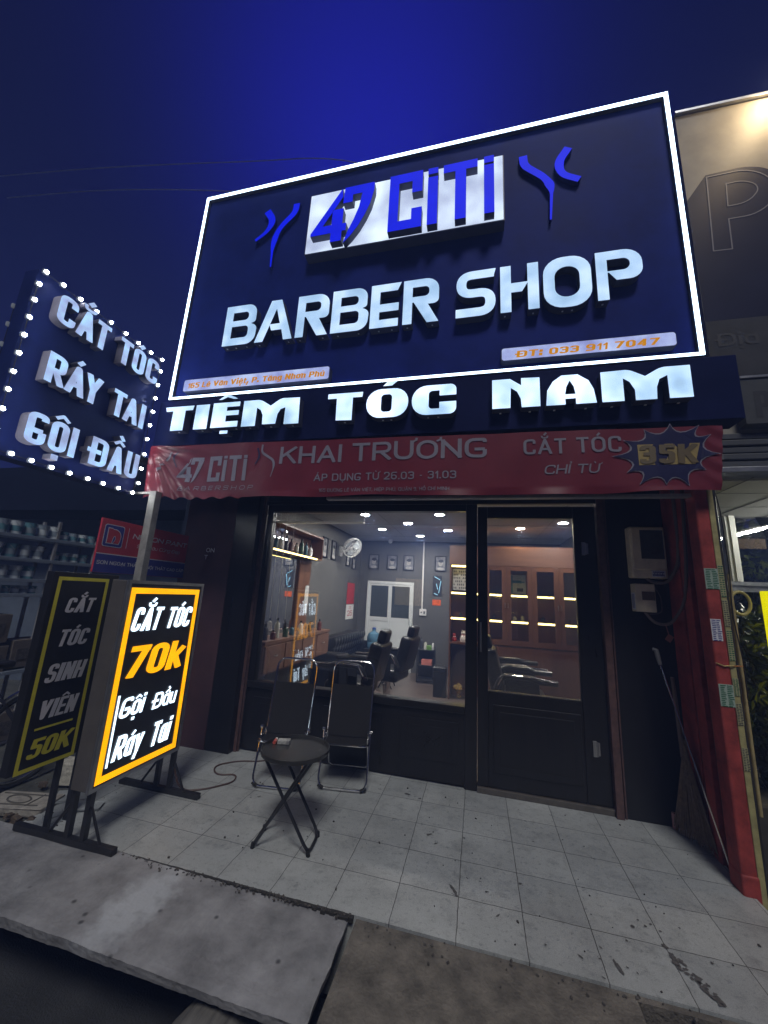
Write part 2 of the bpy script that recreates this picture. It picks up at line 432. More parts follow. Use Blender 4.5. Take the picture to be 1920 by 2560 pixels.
black_fabric = mat('black_fabric', (.009,.008,.0085), .85, noise=.25, nscale=120, bump=.25, bscale=400)
black_leather = mat('black_leather', (.016,.016,.017), .3, noise=.2, nscale=30, bump=.12, bscale=140)
black_plastic = mat('black_plastic', (.02,.02,.022), .4)
white_plastic = mat('white_plastic', (.72,.72,.70), .4, noise=.05, nscale=10)
wall_grey = mat('grey_wall_paint', (.095,.094,.090), .6, noise=.10, nscale=3, bump=.04, bscale=80)
ceil_mat = mat('ceiling_paint', (.42,.43,.45), .7, noise=.05, nscale=2)
walnut = mat('walnut', (.175,.075,.036), .36, col2=(.092,.038,.019), nscale=4, stretch=(1.2,1.2,.14), rvar=.06)
walnut_h = mat('walnut_horizontal', (.20,.10,.064), .4, col2=(.115,.057,.036), nscale=5, stretch=(.14,1,1.5), rvar=.06)
paper_white = mat('white_paper', (.74,.74,.72), .7, noise=.06, nscale=20)
print_dark = mat('print_dark', (.03,.03,.035), .6)
print_white = mat('print_white', (.78,.78,.80), .5, noise=.06, nscale=20)
print_blue = mat('print_blue', (.04,.05,.25), .5)
print_green = mat('print_green', (.02,.13,.06), .5)
red_paint = mat('red_paint', (.31,.05,.042), .6, spec=.3, noise=.45, nscale=9, rvar=.1, bump=.06, bscale=60)
banner_red = mat('banner_red', (.175,.024,.038), .34, noise=.12, nscale=5, bump=.05, bscale=20)
banner_navy = mat('banner_navy', (.022,.022,.075), .35, noise=.1, nscale=6)
banner_gold = mat('banner_gold', (.36,.27,.10), .4, noise=.2, nscale=25)
brushed_steel = mat('brushed_steel', (.5,.5,.5), .3, metal=1.0, noise=.1, nscale=50)
rubber = mat('rubber', (.012,.012,.012), .7)
glass_clear = glassmat('window_glass')
cream_plastic = mat('cream_plastic', (.80,.71,.52), .5, noise=.16, nscale=12, rvar=.1)

casing_dark = mat('dark_letter_casing', (.07,.075,.13), .45, spec=.25, noise=.1, nscale=10)
casing_blade = mat('blade_letter_casing', (.19,.18,.23), .45, spec=.3, noise=.1, nscale=10)
led_white = emit('led_letter_face', (.44,.68,1.0), 1.0, .22, 4.0, (.56,.74,1.0))
led_hot = emit('led_letter_hot', (.46,.70,1.0), 1.35, .38, 3.5, (.62,.76,1.0))
led_lav = emit('led_letter_blade', (.50,.62,1.0), .92, .32, 9.0, (.40,.66,1.0))
led_tube = emit('led_tube', (.62,.80,1.0), 5.0, .18, 5.0)
led_plaque = emit('plaque_face', (.62,.72,1.0), 1.0, .32, 2.6, (.72,.86,1.0))
led_plate = emit('plate_face', (.42,.48,1.0), .72, .25, 7.0, (.55,.66,1.0))
led_blue = emit('blue_acrylic', (.0,.008,.80), .9, .10, 4.0)
amber_print = emit('amber_print', (.62,.25,.0), .85)
bulb_core = emit('bulb_core', (.92,.97,1.0), 80.0)
bulb_case = emit('bulb_case', (.45,.5,.6), .16)
box_white = emit('lightbox_white', (.66,.84,1.0), 2.6, .16, 10.0)
box_yellow = emit('lightbox_yellow', (1.0,.43,.0), 1.3, .10, 8.0)
box_dark = mat('lightbox_dark', (.035,.035,.038), .4, noise=.2, nscale=10)
yellow_off = mat('yellow_vinyl', (.75,.68,.05), .45, noise=.1, nscale=14)
strip_warm = emit('led_strip_warm', (1.0,.78,.26), 7.0)
down_cool = emit('downlight_cool', (1.0,.98,.93), 470.0)
down_warm = emit('downlight_warm', (1.0,.85,.58), 380.0)

# ================================================================ ground
def tile_material():
    m = bpy.data.materials.new('pavement_tiles'); m.use_nodes = True; n = m.node_tree; L = n.links; p = n.nodes['Principled BSDF']
    g = n.nodes.new('ShaderNodeNewGeometry'); mp = n.nodes.new('ShaderNodeMapping'); mp.inputs['Location'].default_value = (-.2225+.309*40, -2.3675+.2855*40, 0)
    L.new(g.outputs['Position'], mp.inputs[0])
    b = n.nodes.new('ShaderNodeTexBrick'); b.offset = 0; b.squash = 1
    for k, v in (('Scale', 1.0), ('Mortar Size', .0026), ('Mortar Smooth', .6), ('Bias', 0.0), ('Brick Width', .309), ('Row Height', .2855)): b.inputs[k].default_value = v
    b.inputs['Color1'].default_value = (.365,.385,.39,1); b.inputs['Color2'].default_value = (.43,.45,.45,1); b.inputs['Mortar'].default_value = (.075,.07,.062,1)
    wob = n.nodes.new('ShaderNodeTexNoise'); wob.inputs['Scale'].default_value = 14; wob.inputs['Detail'].default_value = 5; L.new(g.outputs['Position'], wob.inputs['Vector'])
    ws_ = n.nodes.new('ShaderNodeVectorMath'); ws_.operation = 'MULTIPLY_ADD'; ws_.inputs[1].default_value = (.009,.009,0); L.new(wob.outputs['Color'], ws_.inputs[0]); L.new(mp.outputs[0], ws_.inputs[2])
    L.new(ws_.outputs[0], b.inputs['Vector'])
    def noise(scale, det=8, rough=.65):
        z = n.nodes.new('ShaderNodeTexNoise'); z.inputs['Scale'].default_value = scale; z.inputs['Detail'].default_value = det; z.inputs['Roughness'].default_value = rough
        L.new(g.outputs['Position'], z.inputs['Vector']); return z.outputs[0]
    def rng(s, a, bb, c, d):
        r = n.nodes.new('ShaderNodeMapRange'); r.inputs[1].default_value = a; r.inputs[2].default_value = bb; r.inputs[3].default_value = c; r.inputs[4].default_value = d
        L.new(s, r.inputs[0]); return r.outputs[0]
    def mul(c, f):
        x = n.nodes.new('ShaderNodeMix'); x.data_type = 'RGBA'; x.blend_type = 'MULTIPLY'; x.inputs[0].default_value = 1
        L.new(c, x.inputs[6]); cc = n.nodes.new('ShaderNodeCombineColor'); [L.new(f, cc.inputs[i]) for i in range(3)]; L.new(cc.outputs[0], x.inputs[7]); return x.outputs[2]
    c = mul(b.outputs['Color'], rng(noise(1.6), .3, .7, .74, 1.12))
    c = mul(c, rng(noise(7, 10, .8), .34, .50, .74, 1.04))
    c = mul(c, rng(noise(38, 6, .7), .3, .45, .62, 1.0))
    c = mul(c, rng(noise(220, 3), .35, .65, .82, 1.12))
    L.new(c, p.inputs['Base Color'])
    L.new(rng(noise(5), .3, .7, .24, .50), p.inputs['Roughness'])
    bp = n.nodes.new('ShaderNodeBump'); bp.inputs['Strength'].default_value = .25; bp.inputs['Distance'].default_value = .004
    L.new(rng(b.outputs['Fac'], 0, 1, 1, 0), bp.inputs['Height']); b2 = n.nodes.new('ShaderNodeBump'); b2.inputs['Strength'].default_value = .12; b2.inputs['Distance'].default_value = .004
    L.new(noise(160, 4), b2.inputs['Height']); L.new(bp.outputs[0], b2.inputs['Normal']); L.new(b2.outputs[0], p.inputs['Normal'])
    return m
concrete = mat('concrete_slab', (.25,.25,.26), .62, noise=.42, nscale=5, bump=.5, bscale=55, rvar=.12)
concrete_brown = mat('concrete_apron', (.15,.135,.115), .8, noise=.5, nscale=9, bump=.9, bscale=70)
asphalt = mat('asphalt', (.035,.036,.04), .8, noise=.4, nscale=3, bump=.6, bscale=120)
dirt = mat('dirt_ground', (.07,.072,.065), .9, noise=.5, nscale=7, bump=.8, bscale=50)

struct('road', MB().box(-19, 19, -10, 2.08, -.62, -.34), asphalt)
struct('pavement', MB().box(-2.74, 1.47, 2.092, 3.56, -.33, 0), tile_material())
struct('ground', MB().grid(lambda u, v: (-12+9.25*u, 1.5+10*v, -.05+.02*math.sin(17*u+3)*math.sin(23*v)), 60, 60), dirt)
struct('ground', MB().box(1.474, 12, 2.05, 11, -.5, -.12), mat('dark_ground', (.05,.05,.05), .8, noise=.4, nscale=5, bump=.4))
# concrete apron in front of the tiles with the gutter opening cut out of it
ap = MB(); ap.box(-.555, .615, -5, 2.088, -.33, -.010); ap.box(0.615, 1.03, -5, 1.72, -.33, -.010); ap.box(0.615, 1.03, 2.062, 2.088, -.33, -.010); ap.box(1.03, 4.0, -5, 2.088, -.33, -.010)
struct('pavement_apron', ap, concrete_brown)
struct('gutter', MB().box(.615,1.03,1.72,2.062,-.33,-.30), mat('gutter_shade', (.006,.006,.007), .9, noise=.3, nscale=10))  # near-black colour stands in for the shade inside the covered gutter
# dark joint line along the edge of the tiles, widening to the right
j = MB()
for i in range(60):
    x = -1.95+i*(1.38/60); w = .023+random.random()*.012
    g_ = .25+.75*(i/60)**2; j.box(x, x+.0245, 2.090-(.012+random.random()*.022)*g_, 2.0925, -.02, -.001+random.random()*.002)
struct('joint_line', j, mat('edge_joint_dark', (.03,.028,.025), .8, noise=.4, nscale=60, bump=.5, bscale=150))

# stains and droppings on the tiles
st = MB()
def blot(x, y, rx, ry, a, n=20, jag=.5, z=.004, sat=True):
    if sat:
        for _ in range(4): blot(x+random.gauss(0,rx*1.1), y+random.gauss(0,max(rx,ry)*1.1), rx*random.uniform(.12,.3), ry*random.uniform(.15,.4), a+random.random(), 9, .4, z, False)
    pts = []
    for k in range(n):
        t = 2*math.pi*k/n; r = 1-jag*random.random(); u, v = rx*r*math.cos(t), ry*r*math.sin(t)
        pts.append((x+u*math.cos(a)-v*math.sin(a), y+u*math.sin(a)+v*math.cos(a), z))
    st.face(pts)
for x, y, rx, ry, a in [(.585,2.185,.045,.011,-1.25),(.44,2.185,.014,.005,-.7),
    (.73,2.44,.012,.012,.3),(.79,2.46,.007,.01,.3),(.82,2.48,.009,.006,.3),(.85,2.45,.007,.006,.3),(.77,2.49,.006,.006,.3),(.05,2.44,.012,.008,.2),(.02,2.53,.006,.008,.2),(.23,2.56,.012,.008,.2),(.35,2.98,.008,.006,.2),(-.12,2.4,.05,.010,-1.0),(-.52,3.28,.04,.012,-.2),(-.42,3.25,.02,.008,.2),(-1.55,2.86,.018,.006,.4),(-1.6,2.83,.008,.006,.4),(1.0,2.33,.008,.008,0),(.95,2.5,.006,.006,0),(.3,2.2,.006,.006,0),(.52,2.2,.006,.006,0),(.67,2.34,.007,.007,0),(.1,2.3,.02,.006,.8),(-.25,2.75,.02,.006,.8),(-.3,2.83,.03,.008,.5)]: blot(x, y, rx, ry, a)
blot(.832, 2.362, .015, .018, .2, sat=False)
for k in range(70):
    t = random.random(); w = .010+.022*math.sin(math.pi*min(1, t*1.1))
    blot(.838+.10*t+random.uniform(-w,w), 2.325-.20*t+random.uniform(-.012,.012), random.uniform(.004,.013), random.uniform(.005,.016), random.random()*3, 11, .45, .004+.0002*(k % 7), False)
struct('stains', st, mat('stain', (.15,.145,.14), .6, col2=(.075,.07,.068), nscale=60))

def slab_material():
    m = concrete.copy(); m.name = 'concrete_slab_lit_patch'; n = m.node_tree; L = n.links; p = n.nodes['Principled BSDF']
    src = p.inputs['Base Color'].links[0].from_socket; g = n.nodes.new('ShaderNodeNewGeometry')
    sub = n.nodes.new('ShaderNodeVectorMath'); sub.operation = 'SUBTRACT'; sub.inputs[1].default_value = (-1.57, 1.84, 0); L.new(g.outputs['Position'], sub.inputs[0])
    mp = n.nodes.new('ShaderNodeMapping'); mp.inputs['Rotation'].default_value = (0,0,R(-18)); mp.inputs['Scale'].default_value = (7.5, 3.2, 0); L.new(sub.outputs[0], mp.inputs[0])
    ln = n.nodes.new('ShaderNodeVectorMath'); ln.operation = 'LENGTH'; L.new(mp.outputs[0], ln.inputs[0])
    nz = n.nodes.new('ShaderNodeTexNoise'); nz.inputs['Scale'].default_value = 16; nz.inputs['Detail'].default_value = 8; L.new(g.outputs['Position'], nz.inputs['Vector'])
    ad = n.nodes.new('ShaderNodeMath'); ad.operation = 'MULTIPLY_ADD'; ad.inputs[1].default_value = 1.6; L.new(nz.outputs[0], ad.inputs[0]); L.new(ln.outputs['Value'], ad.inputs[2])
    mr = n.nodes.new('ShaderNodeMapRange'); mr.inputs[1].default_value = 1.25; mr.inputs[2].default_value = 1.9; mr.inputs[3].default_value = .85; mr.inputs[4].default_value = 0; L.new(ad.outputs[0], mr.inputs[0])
    mx = n.nodes.new('ShaderNodeMix'); mx.data_type = 'RGBA'; mx.inputs[7].default_value = (.45,.47,.50,1); L.new(mr.outputs[0], mx.inputs[0]); L.new(src, mx.inputs[6])  # pale patch: sign light falling on the slab, put into its colour
    # dark pits
    vo = n.nodes.new('ShaderNodeTexVoronoi'); vo.inputs['Scale'].default_value = 8.5; vo.inputs['Randomness'].default_value = 1; L.new(g.outputs['Position'], vo.inputs['Vector'])
    m2 = n.nodes.new('ShaderNodeMapRange'); m2.inputs[1].default_value = .05; m2.inputs[2].default_value = .13; m2.inputs[3].default_value = .25; m2.inputs[4].default_value = 1; L.new(vo.outputs['Distance'], m2.inputs[0])
    cc = n.nodes.new('ShaderNodeCombineColor'); [L.new(m2.outputs[0], cc.inputs[i]) for i in range(3)]
    m3 = n.nodes.new('ShaderNodeMix'); m3.data_type = 'RGBA'; m3.blend_type = 'MULTIPLY'; m3.inputs[0].default_value = 1; L.new(mx.outputs[2], m3.inputs[6]); L.new(cc.outputs[0], m3.inputs[7])
    L.new(m3.outputs[2], p.inputs['Base Color']); return m
from mathutils import noise as mn
def slab_edge(x): return 1.6+.007*mn.noise(Vector((x*5,0,0)))+.003*mn.noise(Vector((x*31,3,0)))
def slab_top(u, v):
    x = -3.9+3.31*u; y0 = slab_edge(x); x += (.006*mn.noise(Vector((v*9,5,0)))+.004*mn.noise(Vector((v*40,7,0))))*(u > .999)
    return (x, y0+(2.085-y0)*v, -.004-.003*math.sin(u*41)*math.sin(v*9)-.007*math.sin(u*7+1)-.006*((v < .001) or (u > .999)))
sl = MB(); sl.grid(slab_top, 240, 16)
sl.grid(lambda u, v: (slab_top(u,0)[0], slab_top(u,0)[1]+.004*v+.0025*mn.noise(Vector((u*90,v*4,1))), slab_top(u,0)[2]*(1-v)-.046*v), 240, 3)
sl.grid(lambda u, v: (slab_top(1,u)[0]-.004*v, slab_top(1,u)[1], slab_top(1,u)[2]*(1-v)-.046*v), 16, 2)
sl.box(-3.9, -.60, 1.62, 2.085, -.045, -.025)
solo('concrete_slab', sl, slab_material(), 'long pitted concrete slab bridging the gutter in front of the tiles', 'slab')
lg = MB(); lg.tube([(-.93,1.95,-.27),(-.99,1.6,-.265),(-1.02,1.3,-.26),(-1.06,.9,-.26),(-1.08,.5,-.27)], [.17,.185,.18,.19,.18], 28)
gr = MB(); random.seed(21)
for k in range(420):
    r_ = random.random()
    if r_ < .45: x, y, z = random.uniform(-1.95,-.58), 2.088-abs(random.gauss(0,.02)), .0
    elif r_ < .65: x, y, z = random.uniform(-3.3,-2.5), random.uniform(2.09,2.7), .0
    elif r_ < .85: x, y, z = random.uniform(-.5,1.4), 2.085-abs(random.gauss(0,.05)), -.008
    else: x, y, z = random.uniform(-1.9,1.4), random.uniform(2.1,3.4), .003
    s_ = random.choice((.003,.004,.005,.008)); gr.obox((x,y,z+s_*.3),(s_*1.3,s_,s_*.8),Matrix.Rotation(random.random()*3,3,'Z') @ Matrix.Rotation(random.random(),3,'X'))
struct('grit', gr, mat('grit', (.12,.11,.10), .9, col2=(.05,.045,.04), nscale=40), 'stuff')
solo('log', lg, mat('weathered_log', (.20,.19,.175), .85, col2=(.09,.085,.08), nscale=30, stretch=(1.2,.12,1.2), bump=.9, bscale=30), 'grey weathered log lying under the concrete slab', 'log', smooth=True)

# ================================================================ barber shop building
shop = thing('barber_shop', 'single storey barber shop with black wood and glass front', 'building', (-.6,3.5,0))
b = MB(); b.box(-2.46,-2.2,3.40,3.62,0,2.5,.006); b.build('pilaster', wood_black, shop)
b = MB(); b.box(1.04,1.52,3.5,3.62,0,2.5); b.build('front_wall', wood_black, shop)
b = MB(); b.box(-2.2,1.04,3.5,3.62,2.38,2.62); b.box(-2.2,1.04,3.485,3.5,2.36,2.40,.004); b.build('lintel', wood_black, shop)
for x0, x1, y0, y1 in ((-2.20,-2.17,3.47,3.5),(-2.165,-2.155,3.485,3.5),(.988,1.04,3.47,3.56),(1.05,1.062,3.487,3.5)): MB().box(x0,x1,y0,y1,0,2.5,.003).build('door_trim' if x1-x0 > .02 else 'trim_bead', trim_brown, shop)
b = MB(); b.box(-3.06,1.6,2.99,7.95,2.72,2.98); b.build('roof', mat('roof_grey', (.12,.12,.13), .8, noise=.2), shop)
b = MB(); b.box(-3.06,1.6,2.84,3.5,2.50,2.54); b.build('soffit', mat('soffit_grey', (.14,.14,.15), .7, noise=.2, nscale=4), shop)
b = MB(); b.box(-3.06,-2.46,3.40,3.5,0,2.72); b.build('side_wall', mat('red_brown_wall', (.07,.03,.035), .7, noise=.25, nscale=4), shop)
b = MB(); b.box(-1.25,1.48,2.90,2.96,2.262,2.285,.004); b.build('shutter_rail', alu_paint, shop)
b = MB(); b.box(-2.44,-2.40,3.62,7.8,0,2.62); b.box(-2.44,1.56,7.7,7.8,0,2.62); b.box(1.52,1.56,3.62,7.7,0,2.62); b.build('interior_wall', wall_grey, shop)
b = MB(); b.box(-2.40,1.52,3.62,7.7,2.60,2.66)
b.build('ceiling', ceil_mat, shop)
cj = MB()
for x in (-1.35,-.1,1.0): cj.box(x-.004,x+.004,3.7,7.69,2.595,2.5985)
for y in (4.6,5.8,7.0): cj.box(-2.39,1.51,y-.004,y+.004,2.593,2.5965)
cj.build('ceiling_joint', mat('joint_grey', (.26,.26,.27), .7), shop)
b = MB(); b.box(-2.40,1.52,3.56,7.7,-.05,.05); b.build('floor', mat('vinyl_floor', (.10,.075,.065), .35, noise=.35, nscale=5, stretch=(.4,3,1), rvar=.08), shop)

win = MB()
win.box(-2.17,-2.10,3.52,3.60,.60,2.34,.006); win.box(-.10,.0,3.515,3.60,0.0,2.38,.006); win.box(-2.17,-.10,3.52,3.60,2.30,2.38,.006); win.box(-2.17,-.10,3.50,3.62,.56,.615,.006)
wf = win.build('window', wood_black, shop)
MB().box(-2.10,-.10,3.553,3.559,.615,2.30).build('pane', glass_clear, wf)
lp = MB(); lp.box(-2.17,-.10,3.53,3.60,.02,.56)
wl = lp.build('lower_panel', wood_black, shop)
def raised(mb, x0, x1, z0, z1, y):
    for w, d in ((0,.012),(.022,.006),(.05,.014)):
        mb.obox(((x0+x1)/2, y-d/2, (z0+z1)/2), (x1-x0-2*w, d, z1-z0-2*w), None, .004)
cp = MB(); raised(cp, -.64,-.15,.17,.48,3.53); raised(cp, -1.36,-.80,.17,.48,3.53); raised(cp, -2.08,-1.52,.17,.48,3.53)
for k in range(18):   # carved scroll in the panel by the door
    cp.obox((-.395+.14*math.cos(k*1.3)*(k/18), 3.512, .325+.07*math.sin(k*1.3)*(k/18)), (.02,.012,.012), Matrix.Rotation(k*.6,3,'Y'), .004)
cp.build('carved_panel', wood_black, wl)
dr = MB(); dr.box(.005,.09,3.52,3.575,.045,2.34,.006); dr.box(.81,.985,3.52,3.575,.045,2.34,.006); dr.box(.09,.81,3.52,3.575,2.235,2.34,.006); dr.box(.09,.81,3.52,3.575,.045,.76,.006)
door = dr.build('door', wood_black, shop)
MB().box(.09,.81,3.545,3.551,.76,2.235).build('pane', glass_clear, door)
cp = MB(); raised(cp, .13,.79,.16,.66,3.52); cp.build('carved_panel', wood_black, door)
h = MB(); h.tube([(.03,3.46,1.07),(.03,3.46,1.31)], .009, 10); h.tube([(.03,3.46,1.11),(.03,3.52,1.11)], .005, 8); h.tube([(.03,3.46,1.27),(.03,3.52,1.27)], .005, 8); h.build('handle', brushed_steel, door, True)
for z in (1.97,.43):
    h = MB(); h.box(.865,.893,3.508,3.52,z-.055,z+.055,.002); h.box(.902,.915,3.508,3.52,z-.045,z+.045,.002); h.tube([(.897,3.508,z-.05),(.897,3.508,z+.05)], .006, 8)
    for dz in (-.035,0,.035): h.tube([(.879,3.506,z+dz),(.879,3.509,z+dz)], .004, 6)
    h.build('hinge', brushed_steel, door)
MB().box(.0,.99,3.50,3.58,0,.042,.004).build('threshold', mat('threshold', (.09,.08,.07), .5, noise=.3, nscale=20), shop)

# ---------------------------------------------------------------- letters
def letter(parent, vt, fn, d0, d1, face_mat, body=casing_dark, face_name='letter_face'):
    L = MB().shell2d(vt, fn, d0, d1+(.003 if d0 > d1 else -.003), cap=True).build('letter', body, parent)
    MB().tris2d(vt, fn, d1).build(face_name, face_mat, L); return L
# main sign
sg = thing('shop_sign', 'large dark shop sign with lit white frame and barber shop lettering above the door', 'sign', (-.72,2.93,3.29))
MB().box(-3.02,1.58,2.88,2.98,3.285,5.85,.004).build('sign_panel', panel_glare_blue, sg)
MB().box(-2.9,1.46,2.985,3.1,3.3,5.6).build('back_frame', black_metal, sg)
for (x0,x1,z0,z1) in ((-3.02,-2.988,3.293,5.84),(1.548,1.582,3.293,5.84),(-2.988,1.548,5.802,5.84),(-2.988,1.548,3.293,3.318)):
    o = MB().box(x0,x1,2.845,2.879,z0,z1).build('frame_bar', mat('frame_casing', (.10,.10,.12), .4), sg)
    MB().box(x0+.002,x1-.002,2.838,2.8445,z0+.002,z1-.002).build('light_tube', led_tube, o)
pl = MB().box(-1.655,.228,2.775,2.879,4.71,5.435).build('plaque', casing_dark, sg)
MB().box(-1.645,.218,2.768,2.7745,4.72,5.425).build('plaque_face', led_plaque, pl)
F = onY(0); fn = lambda u, v, d: (u, d, v)
LOGO = [
 shape([(-1.275,5.345),(-1.57,4.86),(-1.57,4.83),(-1.36,4.83),(-1.36,4.725),(-1.25,4.725),(-1.25,4.835),(-1.21,4.835),(-1.21,4.92),(-1.25,4.92),(-1.25,5.10),(-1.36,5.10),(-1.36,4.925),(-1.45,4.925),(-1.265,5.24)]),
 shape([(-1.25,5.345),(-.955,5.345),(-.952,5.26),(-.985,5.10),(-1.03,4.98),(-1.09,4.86),(-1.16,4.76),(-1.225,4.69),(-1.19,4.82),(-1.14,4.94),(-1.095,5.08),(-1.07,5.245),(-1.165,5.245),(-1.165,5.16),(-1.26,5.16)]),
 shape([(-.80,4.72),(-.80,5.36),(-.49,5.36),(-.49,5.12),(-.585,5.12),(-.585,5.255),(-.71,5.255),(-.71,4.82),(-.585,4.82),(-.585,4.94),(-.49,4.94),(-.49,4.72)]),
 cdt([ccw(rect(-.44,-.35,5.29,5.357)), ccw(rect(-.44,-.35,4.72,5.255))]),
 shape([(-.30,5.357),(0,5.357),(0,5.265),(-.10,5.265),(-.10,4.725),(-.195,4.725),(-.195,5.265),(-.30,5.265)]),
 cdt([ccw(rect(.055,.14,5.285,5.357)), ccw(rect(.055,.14,4.73,5.262))])]
for vt in LOGO:
    L = MB().shell2d(vt, fn, 2.767, 2.703).build('letter', casing_dark, sg)
    MB().tris2d(vt, fn, 2.700).build('letter_face', led_blue, L)
def taper_stroke(pts, ws, n=6):
    path = [tuple(v) for v in fillet([((x, y), .2) for x, y in pts], n)]
    N = len(path); tp = []
    for i in range(N):
        f = i/(N-1)*(len(ws)-1); k = min(int(f), len(ws)-2); tp.append(ws[k]+(ws[k+1]-ws[k])*(f-k))
    return cdt(stroke_polys(path, 1.0, cap=False, taper=tp))
MARKS = [taper_stroke([(-2.165,5.40),(-2.075,5.26),(-2.13,5.13),(-2.26,5.04)], [.075,.075,.055,.035]),
 taper_stroke([(-1.825,5.42),(-1.83,5.31),(-2.0,5.14),(-2.045,4.95),(-2.035,4.67)], [.07,.068,.06,.07,.015]),
 taper_stroke([(.395,5.41),(.40,5.30),(.57,5.12),(.62,5.0),(.60,4.66)], [.07,.068,.06,.075,.015]),
 taper_stroke([(.77,5.40),(.68,5.26),(.70,5.12),(.84,5.03)], [.07,.075,.06,.06])]
for vt in MARKS:
    vt = ([(v[0]*1.0143, 1.5+(v[1]-1.5)*1.0143) for v in vt[0]], vt[1])
    L = MB().shell2d(vt, fn, 2.879, 2.843).build('emblem_stroke', panel_glare_blue, sg)
    MB().tris2d(vt, fn, 2.840).build('stroke_face', led_blue, L)
S_path = [tuple(v) for v in fillet([((.135,4.215),0),((-.135,4.215),.10),((-.135,4.033),.09),((.105,4.033),.09),((.105,3.847),.10),((-.18,3.847),0)], 7)]
S_poly = [p for p in stroke_polys(S_path, .082, cap=False)]+[ccw([(.13,4.174),(.15,4.256),(.10,4.256),(.10,4.174)])]
BARBER = [
 shape([(-2.46,3.805),(-2.46,4.255),(-2.115,4.255,.11),(-2.115,4.05,.08),(-2.165,4.035),(-2.095,4.0,.06),(-2.105,3.805,.14)], [[(-2.375,4.175),(-2.2,4.175,.04),(-2.2,4.08,.04),(-2.375,4.08)],[(-2.375,4.015),(-2.19,4.015,.04),(-2.19,3.885,.04),(-2.375,3.885)]]),
 shape([(-2.10,3.805),(-1.96,4.255),(-1.85,4.255),(-1.70,3.805),(-1.79,3.805),(-1.82,3.92),(-1.93,3.92),(-1.955,3.99),(-1.845,3.99),(-1.895,4.16),(-2.01,3.805)]),
 shape([(-1.67,3.805),(-1.67,4.255),(-1.345,4.255,.12),(-1.345,3.99,.11),(-1.44,3.99),(-1.345,3.805),(-1.45,3.805),(-1.575,4.02),(-1.588,4.02),(-1.588,3.805)], [[(-1.588,4.175),(-1.43,4.175,.04),(-1.43,4.075,.04),(-1.588,4.075)]]),
 shape([(-1.315,3.805),(-1.315,4.255),(-.975,4.255,.11),(-.975,4.05,.08),(-1.02,4.035),(-.955,4.0,.06),(-.965,3.805,.14)], [[(-1.23,4.175),(-1.06,4.175,.04),(-1.06,4.08,.04),(-1.23,4.08)],[(-1.23,4.015),(-1.05,4.015,.04),(-1.05,3.885,.04),(-1.23,3.885)]]),
 shape([(-.94,3.805),(-.94,4.255),(-.662,4.255),(-.695,4.175),(-.855,4.175),(-.855,4.045),(-.68,4.045),(-.68,3.965),(-.855,3.965),(-.855,3.885),(-.68,3.885),(-.68,3.805)]),
 shape([(-.64,3.805),(-.64,4.255),(-.325,4.255,.12),(-.325,3.99,.11),(-.42,3.99),(-.325,3.805),(-.425,3.805),(-.545,4.02),(-.558,4.02),(-.558,3.805)], [[(-.558,4.175),(-.41,4.175,.04),(-.41,4.075,.04),(-.558,4.075)]]),
 cdt(S_poly),
 shape([(.185,3.805),(.185,4.255),(.27,4.255),(.27,4.08),(.40,4.08),(.40,4.255),(.485,4.255),(.485,3.81),(.40,3.81),(.40,4.07),(.355,3.99),(.27,3.99),(.27,3.805)]),
 shape([(.52,3.79,.15),(.875,3.79,.15),(.875,4.265,.15),(.52,4.265,.15)], [[(.605,3.885,.09),(.79,3.885,.09),(.79,4.17,.09),(.605,4.17,.09)]]),
 shape([(.91,3.81),(.91,4.255),(1.235,4.255,.13),(1.235,3.98,.13),(1.05,3.98),(1.0,4.055),(.99,4.055),(.99,3.81)], [[(.99,4.175),(1.15,4.175,.05),(1.15,4.068,.05),(.99,4.068)]])]
for vt in BARBER: letter(sg, vt, fn, 2.879, 2.80, led_white)
def plate(parent, x0, x1, z0, z1, y0, y1, txt, tx, tz, t, sh, gap):
    o = MB().shell2d(shape([(x0,z0,.025),(x1,z0,.025),(x1,z1,.025),(x0,z1,.025)]), fn, y0, y1+.004).build('name_plate', casing_dark, parent)
    MB().tris2d(shape([(x0+.006,z0+.006,.02),(x1-.006,z0+.006,.02),(x1-.006,z1-.006,.02),(x0+.006,z1-.006,.02)]), fn, y1).build('plate_face', led_plate, o)
    tm = MB(); text_mesh(tm, txt, tx[0], tx[1], tz[0], tz[1], fn, y1-.003, t, sh, gap); tm.build('lettering', amber_print, o)
plate(sg, -2.85,-1.29,3.352,3.488, 2.879,2.82, '165 Lê Văn Việt, P. Tăng Nhơn Phú', (-2.795,-1.335), (3.386,3.444), .33, .12, .10)
plate(sg, .185,1.41,3.372,3.492, 2.879,2.82, 'ĐT: 033 911 7047', (.30,1.30), (3.394,3.452), .40, .15, .16)
sd = MB()   # LED dots under the letters, done in plain white colour
for u, v in [(-2.42,3.80),(-2.32,3.80),(-2.2,3.80),(-2.06,3.80),(-1.75,3.80),(-1.63,3.80),(-1.4,3.80),(-1.25,3.80),(-1.05,3.80),(-.86,3.80),(-.74,3.80),(-.6,3.80),(-.38,3.80),(.22,3.80),(.44,3.80),(.66,3.786),(.73,3.786),(.95,3.805)]: sd.obox((u,2.84,v-.001),(.012,.012,.004))
sd.build('led_dots', print_white, sg)

